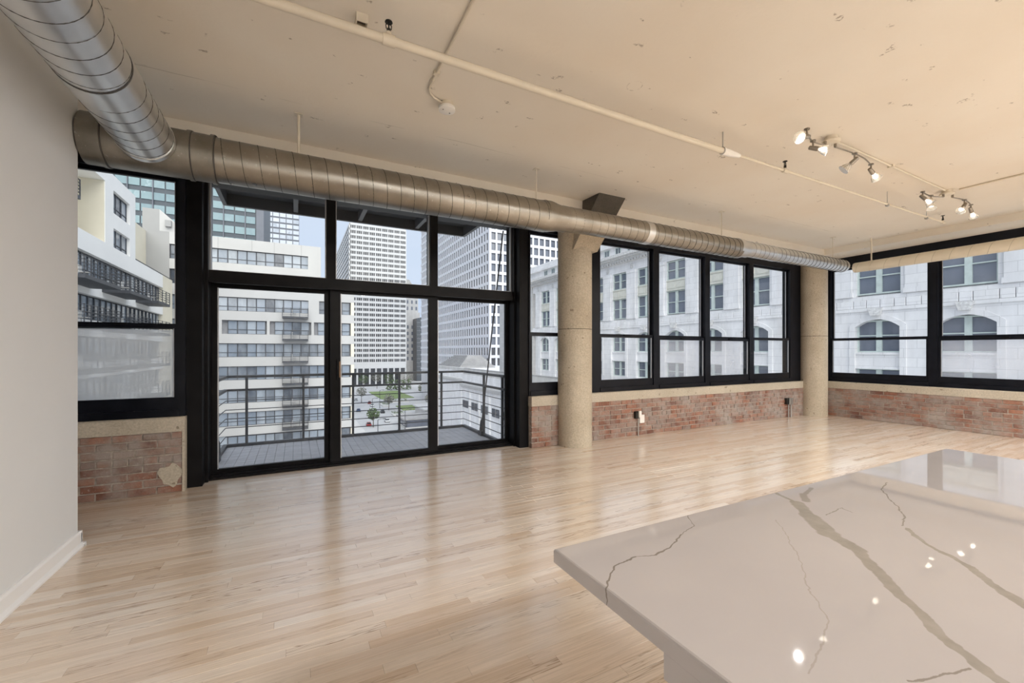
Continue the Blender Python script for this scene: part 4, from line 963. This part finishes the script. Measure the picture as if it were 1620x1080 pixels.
for r in range(12):
    for k in range(12):
        put_window(gw, fw, fp, (X0 + 0.77 + 1.025 + k * 2.8 , Y0 + 0.42, zt0 - (r + 7) * FH + 1.05))

# --- classical stone office across the side street
XC = 44.0; PIT = 5.37; C0 = 12.2
cb = empty('stone_office_building', (55, 30, GZ), 'pale classical stone office with arched windows and cornice seen through the right windows', 'building')
MB().box(XC + 0.75, 74, -32, 90, GZ, 15.0).box(XC + 1.2, 74, -32, 90, 15.0, 18.9).build('core', M['stone'], cb)
MB().box(XC, XC + 0.8, 76.2, 92, GZ, 15).build('end_wall', M['stone_d'], cb)
MB().box(XC + 0.2, XC + 0.75, -32, 76.2, 13.25, 14.6).build('frieze', M['stone'], cb)
for z0, z1, dx in ((14.6, 14.85, 0.2), (14.85, 15.15, 0.55), (15.15, 15.4, 0.95), (15.4, 15.85, 1.2)):
    MB().box(XC - dx, XC + 1.2, -32 - dx, 76.2 + dx, z0, z1).build('cornice_course', M['carve'], cb)
dn_ = MB()
yy = 24.0
while yy < 76: dn_.box(XC - 0.5, XC - 0.2, yy, yy + 0.3, 14.6, 14.85); yy += 0.6
dn_.build('dentils', M['carve'], cb, kind='stuff')
MB().box(XC + 0.6, XC + 1.25, -32, 90, 17.75, 18.1).box(XC + 0.9, XC + 1.25, -32, 90, 18.1, 19.1).build('attic_parapet', M['stone'], cb)
MB().box(XC + 0.1, XC + 0.75, -32, 76.2, 5.7, 6.05).build('sill_course', M['stone'], cb)
MB().box(XC - 0.12, XC + 0.75, -32, 76.2, 4.72, 4.98).build('string_course', M['stone'], cb)
# band of separate blocks between the courses
small = MB(); yy = -31.0
while yy < 76:
    L = random.choice([0.75, 0.95, 1.15, 1.3]); 
    bk = MB().chamfer(XC - 0.02, XC + 0.6, yy + 0.02, yy + L - 0.02, 5.0, 5.68, 0.03, axis=0, sign=-1)
    if 5 < yy < 56: bk.build('stone_block', M['stone'], cb)
    else:
        o_ = len(small.v); small.v += bk.v; small.f += [tuple(o_ + q for q in f_) for f_ in bk.f]
    yy += L
small.build('distant_blocks', M['stone'], cb, kind='stuff')
HW = 1.55
def off_win(w, h, z_rail, nm):
    return win_mesh(w, h, 0.12, 0.25, [(-0.2, 0.2, 0.12, h - 0.12), (-w / 2 + 0.12, -0.2, z_rail, z_rail + 0.09), (0.2, w / 2 - 0.12, z_rail, z_rail + 0.09)], M['verdigris'], nm, 'X')
wA1 = off_win(2 * HW, 2.45, 1.2, 'window'); pA1 = pane_mesh(2 * HW - 0.2, 2.3, 'X', M['pane_off'], 0.15)
wB1 = off_win(2 * HW, 3.05, 1.5, 'window'); pB1 = pane_mesh(2 * HW - 0.2, 2.9, 'X', M['pane_off'], 0.15)
wL1 = off_win(2 * HW, 2.35, 1.1, 'window'); pL1 = pane_mesh(2 * HW - 0.2, 2.2, 'X', M['pane_off'], 0.15)
wR1 = off_win(2 * HW, 2.75, 1.4, 'arched_window'); pR1 = pane_mesh(2 * HW - 0.2, 2.6, 'X', M['pane_off'], 0.15)
aw = win_mesh(1.25, 1.4, 0.1, 0.2, [(-0.04, 0.04, 0.1, 1.3)], M['verdigris'], 'attic_window', 'X'); awp = pane_mesh(1.1, 1.3, 'X', M['pane_off'], 0.1)
# arch plate: bay wide wall piece with segmental arched opening (local y centre 0, z from -2.75 to 4.72)
def arch_plate():
    b = MB(); hw = PIT / 2; ow = HW; zs_, za = 3.35, 4.0
    b.box(0, 0.75, -hw, -ow, -6.5, 4.72).box(0, 0.75, ow, hw, -6.5, 4.72)
    n = 10
    def az(t): return zs_ + (za - zs_) * (1 - (2 * t - 1) ** 2)
    for k in range(n):
        t0, t1 = k / n, (k + 1) / n; y0, y1 = -ow + 2 * ow * t0, -ow + 2 * ow * t1
        b.hull8([(0, y0, az(t0)), (0.75, y0, az(t0)), (0.75, y1, az(t1)), (0, y1, az(t1))], [(0, y0, 4.72), (0.75, y0, 4.72), (0.75, y1, 4.72), (0, y1, 4.72)])
    b.box(0.15, 0.75, -ow, ow, -0.15, 1.0).box(0.05, 0.75, -ow, ow, 1.0, 1.18).box(0.05, 0.75, -ow, ow, -0.25, -0.1).box(0.15, 0.75, -ow, ow, -6.5, -2.55)
    return b.mesh('arch_bay', M['stone'])
def arch_trim():
    b = MB(); zs_, za = 3.35, 4.0; ow = HW; n = 12; w = 0.42
    b.box(-0.09, 0, -ow - w, -ow, -2.6, zs_ + 0.12).box(-0.09, 0, ow, ow + w, -2.6, zs_ + 0.12)
    def arc(o, q): 
        t = q / n; return ((ow + o) * (2 * t - 1), zs_ + o * (0.35 + 0.65 * (1 - (2 * t - 1) ** 2)) + (za - zs_) * (1 - (2 * t - 1) ** 2))
    for q in range(n):
        a, c = arc(0, q), arc(0, q + 1); a2, c2 = arc(w, q), arc(w, q + 1)
        b.hull8([(-0.09, a[0], a[1]), (0, a[0], a[1]), (0, c[0], c[1]), (-0.09, c[0], c[1])], [(-0.09, a2[0], a2[1]), (0, a2[0], a2[1]), (0, c2[0], c2[1]), (-0.09, c2[0], c2[1])])
    return b.mesh('arch_moulding', M['stone'])
def keystone():
    return MB().hull8([(-0.5, -0.28, 4.3), (0, -0.28, 4.3), (0, 0.28, 4.3), (-0.5, 0.28, 4.3)], [(-0.35, -0.5, 4.95), (0, -0.5, 4.95), (0, 0.5, 4.95), (-0.35, 0.5, 4.95)]).mesh('keystone', M['carve'])
AP, AT, KS = arch_plate(), arch_trim(), keystone()
pier_me = MB().box(0.0, 0.75, -(PIT / 2 - HW - 0.3), PIT / 2 - HW - 0.3, 6.05, 13.25).box(0.15, 0.75, -(PIT / 2 - HW), PIT / 2 - HW, 6.05, 13.25).box(-0.06, 0.75, -(PIT / 2 - HW - 0.2), PIT / 2 - HW - 0.2, 6.05, 6.45).box(-0.06, 0.75, -(PIT / 2 - HW - 0.2), PIT / 2 - HW - 0.2, 12.85, 13.25).mesh('pilaster', M['stone'])
spn_me = MB().box(0.28, 0.75, -HW, HW, 9.3, 10.72).box(0.2, 0.3, -HW, HW, 10.55, 10.72).box(0.2, 0.3, -HW, HW, 9.25, 9.42).box(0.22, 0.3, -HW + 0.2, -0.15, 9.6, 10.4).box(0.22, 0.3, 0.15, HW - 0.2, 9.6, 10.4).mesh('spandrel_panel', M['spandrel'])
ros = MB().tube([(0.0, 0, 13.9), (-0.12, 0, 13.9)], [0.42, 0.30], 12).mesh('rosette', M['carve'])
for i_ in range(-5, 12):
    yc = C0 + PIT * i_
    inst('arch_bay', AP, cb, (XC, yc, 0)); inst('arch_moulding', AT, cb, (XC, yc, 0)); inst('keystone', KS, cb, (XC, yc, 0))
    inst('pilaster', pier_me, cb, (XC, yc + PIT / 2, 0)); inst('spandrel_panel', spn_me, cb, (XC, yc, 0))
    if i_ > 3: inst('rosette', ros, cb, (XC + 0.2, yc + PIT / 2, 0))
    put_window(cb, wB1, pB1, (XC + 0.4, yc, 6.2)); put_window(cb, wR1, pR1, (XC + 0.4, yc, 1.18), 'arched_window'); put_window(cb, wL1, pL1, (XC + 0.4, yc, -2.55))
    if i_ > 1: put_window(cb, wA1, pA1, (XC + 0.4, yc, 10.75))
    if i_ > 4:
        for q in (-1.35, 1.35): put_window(cb, aw, awp, (XC + 1.1, yc + q, 16.2), 'attic_window')
# --- low stone hall with stepped roof
hb_ = empty('stone_hall', (55, 85, GZ), 'low grey stone hall with stepped pyramid roof beyond the balcony rail', 'building')
MB().box(40.2, 43.7, 47, 92.4, GZ, -5.0).box(40.2, 67, 92.4, 107.5, GZ, -5.0).box(46, 67, 107.5, 150, GZ, -5.0).box(52.3, 67, 150, 171, GZ, -5.0).build('body', M['stone'], hb_)
for z0, z1, dx in ((-7.6, -7.1, 0.9), (-8.1, -7.6, 0.6), (-8.5, -8.1, 0.3)):
    MB().box(40.2 - dx, 41, 47, 107.5 + dx, z0, z1).box(41, 46, 107.5, 107.5 + dx, z0, z1).box(46 - dx, 47, 108.5, 150, z0, z1).build('cornice_course', M['carve'], hb_)
MB().box(40.4, 41.4, 47, 107.5, -7.1, -3.6).box(46.1, 47, 107.5, 150, -7.1, -4.0).build('parapet', M['stone_d'], hb_)
for k in range(9):
    MB().box(52.6 + k * 0.66, 67.0 - k * 0.4, 144 + k * 0.66, 170.4 - k * 0.66, -5.0 + k * 0.51, -4.49 + k * 0.51).build('roof_step', M['roof_grey'], hb_)
MB().box(40.5, 41.2, 47, 107, -3.65, -3.3).build('parapet_coping', M['roof_grey'], hb_)
hw_ = win_mesh(1.55, 1.85, 0.1, 0.2, [(-0.05, 0.05, 0.1, 1.75), (-0.7, 0.7, 0.9, 0.98)], M['frame_dark'], 'window', 'X'); hp_ = pane_mesh(1.4, 1.7, 'X', M['pane_off'], 0.1)
for k in range(9):
    yc = 104.9 - 6.3 * k
    for q in (-1.05, 1.05): put_window(hb_, hw_, hp_, (40.0, yc + q, -13.7))
    MB().box(39.9, 40.2, yc + 2.9, yc + 3.5, GZ, -9.0).build('pilaster', M['stone'], hb_)

# ------------------------------------------------------------------ street level
MB().box(-300, 400, -60, 900, GZ - 0.5, GZ).build('ground', M['asphalt'], kind='structure', label='pale street surface far below between the buildings', cat='street')
MB().box(6.0, 13.5, 40, 380, GZ, GZ + 0.15).build('trim_5', M['pavement'], kind='structure', label='light pavement along the white apartment block', cat='pavement')
def lawn_(x0, x1, y0, y1, label):
    MB().chamfer(x0, x1, y0, y1, GZ, GZ + 0.3, 0.05).build('lawn', M['lawn'], label=label, cat='lawn')
lawn_(46, 66, 262, 312, 'green lawn in front of the white ribbon tower')
lawn_(47, 60, 208, 226, 'narrow green planting bed nearer along the street')
def hedge(x0, x1, y0, y1, h, label):
    b = MB(); rnd = random.Random(int(x0 * 7 + y0))
    for _ in range(500):
        x, y_, z = rnd.uniform(x0, x1), rnd.uniform(y0, y1), GZ + rnd.uniform(0.2, h); s_ = 0.55
        i_ = len(b.v); a = rnd.uniform(0, 6.28); t = rnd.uniform(-0.8, 0.8)
        dx, dy = math.cos(a) * s_, math.sin(a) * s_
        b.v += [(x - dx, y_ - dy, z - s_ * t), (x + dx, y_ + dy, z - s_ * t), (x + dx * 0.4 - dy, y_ + dy * 0.4 + dx, z + s_), (x - dx - dy * 0.5, y_ - dy + dx, z + s_ * 0.8)]; b.f.append((i_, i_ + 1, i_ + 2, i_ + 3))
    t = empty('hedge', ((x0 + x1) / 2, (y0 + y1) / 2, GZ), label, 'hedge'); b.build('foliage', M['leaf'], t, kind='stuff')
hedge(60, 78, 316, 326, 7.5, 'dark green trimmed hedge behind the lawn')
hedge(80, 100, 300, 306, 3.5, 'low dark hedge right of the lawn')
def tree(x, y, h, r, mat, label, seed, n=320):
    t = empty('street_tree', (x, y, GZ), label, 'tree', 'trees along the street'); rnd = random.Random(seed)
    b = MB().tube([(x, y, GZ), (x, y, GZ + h * 0.45), (x + 0.2, y, GZ + h * 0.8)], [0.22, 0.15, 0.05], 6)
    for k in range(7):
        a = rnd.uniform(0, 6.28); z = GZ + h * rnd.uniform(0.35, 0.6); b.tube([(x, y, z), (x + r * 0.5 * math.cos(a), y + r * 0.5 * math.sin(a), z + h * 0.18), (x + r * 0.85 * math.cos(a), y + r * 0.85 * math.sin(a), z + h * 0.3)], [0.09, 0.06, 0.02], 4)
    b.build('trunk', M['bark'], t)
    c = MB()
    for _ in range(n):
        a, q, p = rnd.uniform(0, 6.28), rnd.uniform(-1, 1), rnd.random() ** 0.4 * r
        cx, cy, cz = x + p * math.cos(a) * math.sqrt(1 - q * q), y + p * math.sin(a) * math.sqrt(1 - q * q), GZ + h * 0.68 + p * q * h * 0.3 / r
        s_ = 0.28; i_ = len(c.v); aa = rnd.uniform(0, 6.28); dx, dy = s_ * math.cos(aa), s_ * math.sin(aa)
        c.v += [(cx - dx, cy - dy, cz), (cx + dy, cy - dx, cz + s_), (cx + dx, cy + dy, cz + s_ * 0.3), (cx - dy, cy + dx, cz - s_ * 0.8)]; c.f.append((i_, i_ + 1, i_ + 2, i_ + 3))
    c.build('foliage', mat, t, kind='stuff')
tree(26.5, 168, 7.5, 2.6, M['leaf'], 'small dark leafy tree in the street nearest the balcony', 1)
tree(41, 213, 8, 2.6, M['leaf_grey'], 'grey budding tree by the planting bed', 2)
tree(33, 250, 9, 3.0, M['leaf_grey'], 'grey budding tree on the left kerb before the tower', 3)
tree(45, 330, 12, 4.0, M['leaf'], 'green tree in front of the tower lobby at its left end', 4)
tree(56, 338, 13, 4.4, M['leaf_grey'], 'grey tree in front of the middle of the tower lobby', 5)
tree(66, 342, 13, 4.5, M['leaf'], 'green tree before the tower lobby right of the middle', 6)
tree(80, 335, 12, 4.5, M['leaf_grey'], 'grey tree at the right end of the tower lobby', 7)
tree(92, 320, 11, 4.5, M['leaf_grey'], 'broad grey tree before the dark slab building', 8)
tree(72, 263, 9, 3.4, M['leaf_grey'], 'grey budding tree right of the lawn', 9)
tree(60, 206, 8, 3.0, M['leaf_grey'], 'grey budding tree behind the street pavilion', 10)
def car(x, y, rot, paint, label):
    t = empty('car', (x, y, GZ), label, 'car', 'cars in the street'); t.rotation_euler.z = rot
    def B(mb, nm, mat):
        o = bpy.data.objects.new(nm, mb.mesh(nm, mat)); COL.objects.link(o); o.parent = t
    B(MB().prism([(-2.2, 0.35), (2.15, 0.35), (2.2, 0.6), (2.0, 0.8), (1.1, 0.92), (-1.9, 0.95), (-2.2, 0.8)], 1, -0.88, 0.88), 'body', CARC[paint])
    B(MB().hull8([(-1.85, -0.8, 0.94), (1.1, -0.8, 0.92), (1.1, 0.8, 0.92), (-1.85, 0.8, 0.94)], [(-1.3, -0.66, 1.42), (0.35, -0.66, 1.42), (0.35, 0.66, 1.42), (-1.3, 0.66, 1.42)]), 'cabin_glass', M['carglass'])
    B(MB().chamfer(-1.3, 0.35, -0.66, 0.66, 1.40, 1.46, 0.02), 'roof', CARC[paint])
    for wx in (-1.35, 1.35):
        for wy in (-0.82, 0.82): B(MB().tube([(wx, wy - 0.1, 0.33), (wx, wy + 0.1, 0.33)], 0.33, 12), 'wheel', M['tyre'])
car(29, 141, R(20), 'red', 'red car crossing the street nearest the balcony rail')
car(24.6, 132, R(80), 'silver', 'silver car at the left kerb of the street')
car(30.5, 195, R(85), 'black', 'black car driving away in the middle of the street')
car(36, 232, R(85), 'white', 'white car farther up the street')
car(27, 215, R(85), 'blue', 'dark blue car parked at the left kerb')
car(37.0, 136, R(5), 'white', 'white car waiting at the crossing right of the red car')
car(33.0, 152, R(75), 'silver', 'silver car parked in front of the street shelter')
for a in ((24.2, 150, R(86), 'silver', 'silver car third along the left kerb'), (25.4, 172, R(86), 'red', 'red car parked farther along the left kerb'), (31.5, 262, R(86), 'silver', 'silver car far up the street near the lawn'),
          (36.5, 205, R(86), 'black', 'black car beside the planting bed'), (33.5, 178, R(86), 'white', 'white car waiting behind the black car'), (36.5, 244, R(80), 'red', 'red car near the far end of the planting bed')): car(*a)
def planter(x0, x1, y0, y1, label):
    t = empty('planter', ((x0 + x1) / 2, (y0 + y1) / 2, GZ), label, 'planter', 'planters along the street')
    MB().chamfer(x0, x1, y0, y1, GZ, GZ + 0.7, 0.06).build('box', M['pavement'], t)
    b = MB(); rnd = random.Random(int(x0 + y0))
    for _ in range(160):
        x, y_, z = rnd.uniform(x0 + .2, x1 - .2), rnd.uniform(y0 + .2, y1 - .2), GZ + rnd.uniform(0.7, 1.5); a = rnd.uniform(0, 6.28); q = 0.3; i_ = len(b.v)
        b.v += [(x, y_, z), (x + q * math.cos(a), y_ + q * math.sin(a), z + 0.1), (x + q * math.cos(a) * 0.5, y_ + q * math.sin(a) * 0.5, z + 0.35)]; b.f.append((i_, i_ + 1, i_ + 2))
    b.build('foliage', M['leaf'], t, kind='stuff')
planter(39, 44.5, 192, 198, 'dark planted bed in front of the pavilion')
planter(40.5, 44, 226, 240, 'long dark planted bed up the street before the lawn')
planter(47, 58, 242, 249, 'wide dark planted bed just before the lawn')
def lamp_post(x, y, h, label):
    t = empty('lamp_post', (x, y, GZ), label, 'lamp post', 'lamp posts along the street')
    MB().tube([(x, y, GZ), (x, y, GZ + 0.5), (x, y, GZ + h)], [0.22, 0.13, 0.09], 8).build('pole', M['rail'], t)
    MB().tube([(x, y, GZ + h), (x + 0.8, y, GZ + h + 0.3), (x + 1.8, y, GZ + h + 0.3)], 0.07, 6).build('arm', M['rail'], t)
    MB().chamfer(x + 1.4, x + 2.3, y - 0.2, y + 0.2, GZ + h + 0.15, GZ + h + 0.35, 0.05).build('lantern', M['rail'], t)
lamp_post(21.5, 128, 9, 'dark lamp post nearest the balcony on the left pavement')
lamp_post(28.8, 185, 9, 'dark lamp post second from the balcony up the street')
lamp_post(38.2, 222, 9, 'dark lamp post beside the planting bed')
MB().box(14.0, 22.5, 60, 300, GZ, GZ + 0.08).build('trim_6', M['pavement'], kind='structure', label='light kerb lane along the left side of the street', cat='pavement')
lamp_post(35, 152, 8, 'dark lamp post in front of the street shelter')
sh = empty('street_shelter', (42, 168, GZ), 'grey flat roofed glass shelter beside the street crossing', 'shelter')
MB().box(36, 50, 158, 172, GZ + 3.2, GZ + 3.7).build('roof', M['roof_grey'], sh)
MB().box(37, 49, 159, 159.2, GZ + 0.4, GZ + 3.2).box(37, 37.2, 159, 171, GZ + 0.4, GZ + 3.2).build('glass_wall', M['pane_off'], sh)
MB().box(36.5, 49.5, 158.5, 171.5, GZ, GZ + 0.4).build('plinth', M['pavement'], sh)
pv = empty('street_pavilion', (62, 190, GZ), 'white flat roofed pavilion beside the street', 'pavilion')
MB().box(49, 66.5, 178, 198, GZ + 3.6, GZ + 4.2).build('roof', M['tower_white'], pv)
MB().box(50, 66, 179, 197, GZ, GZ + 3.6).build('wall', M['stone_d'], pv)
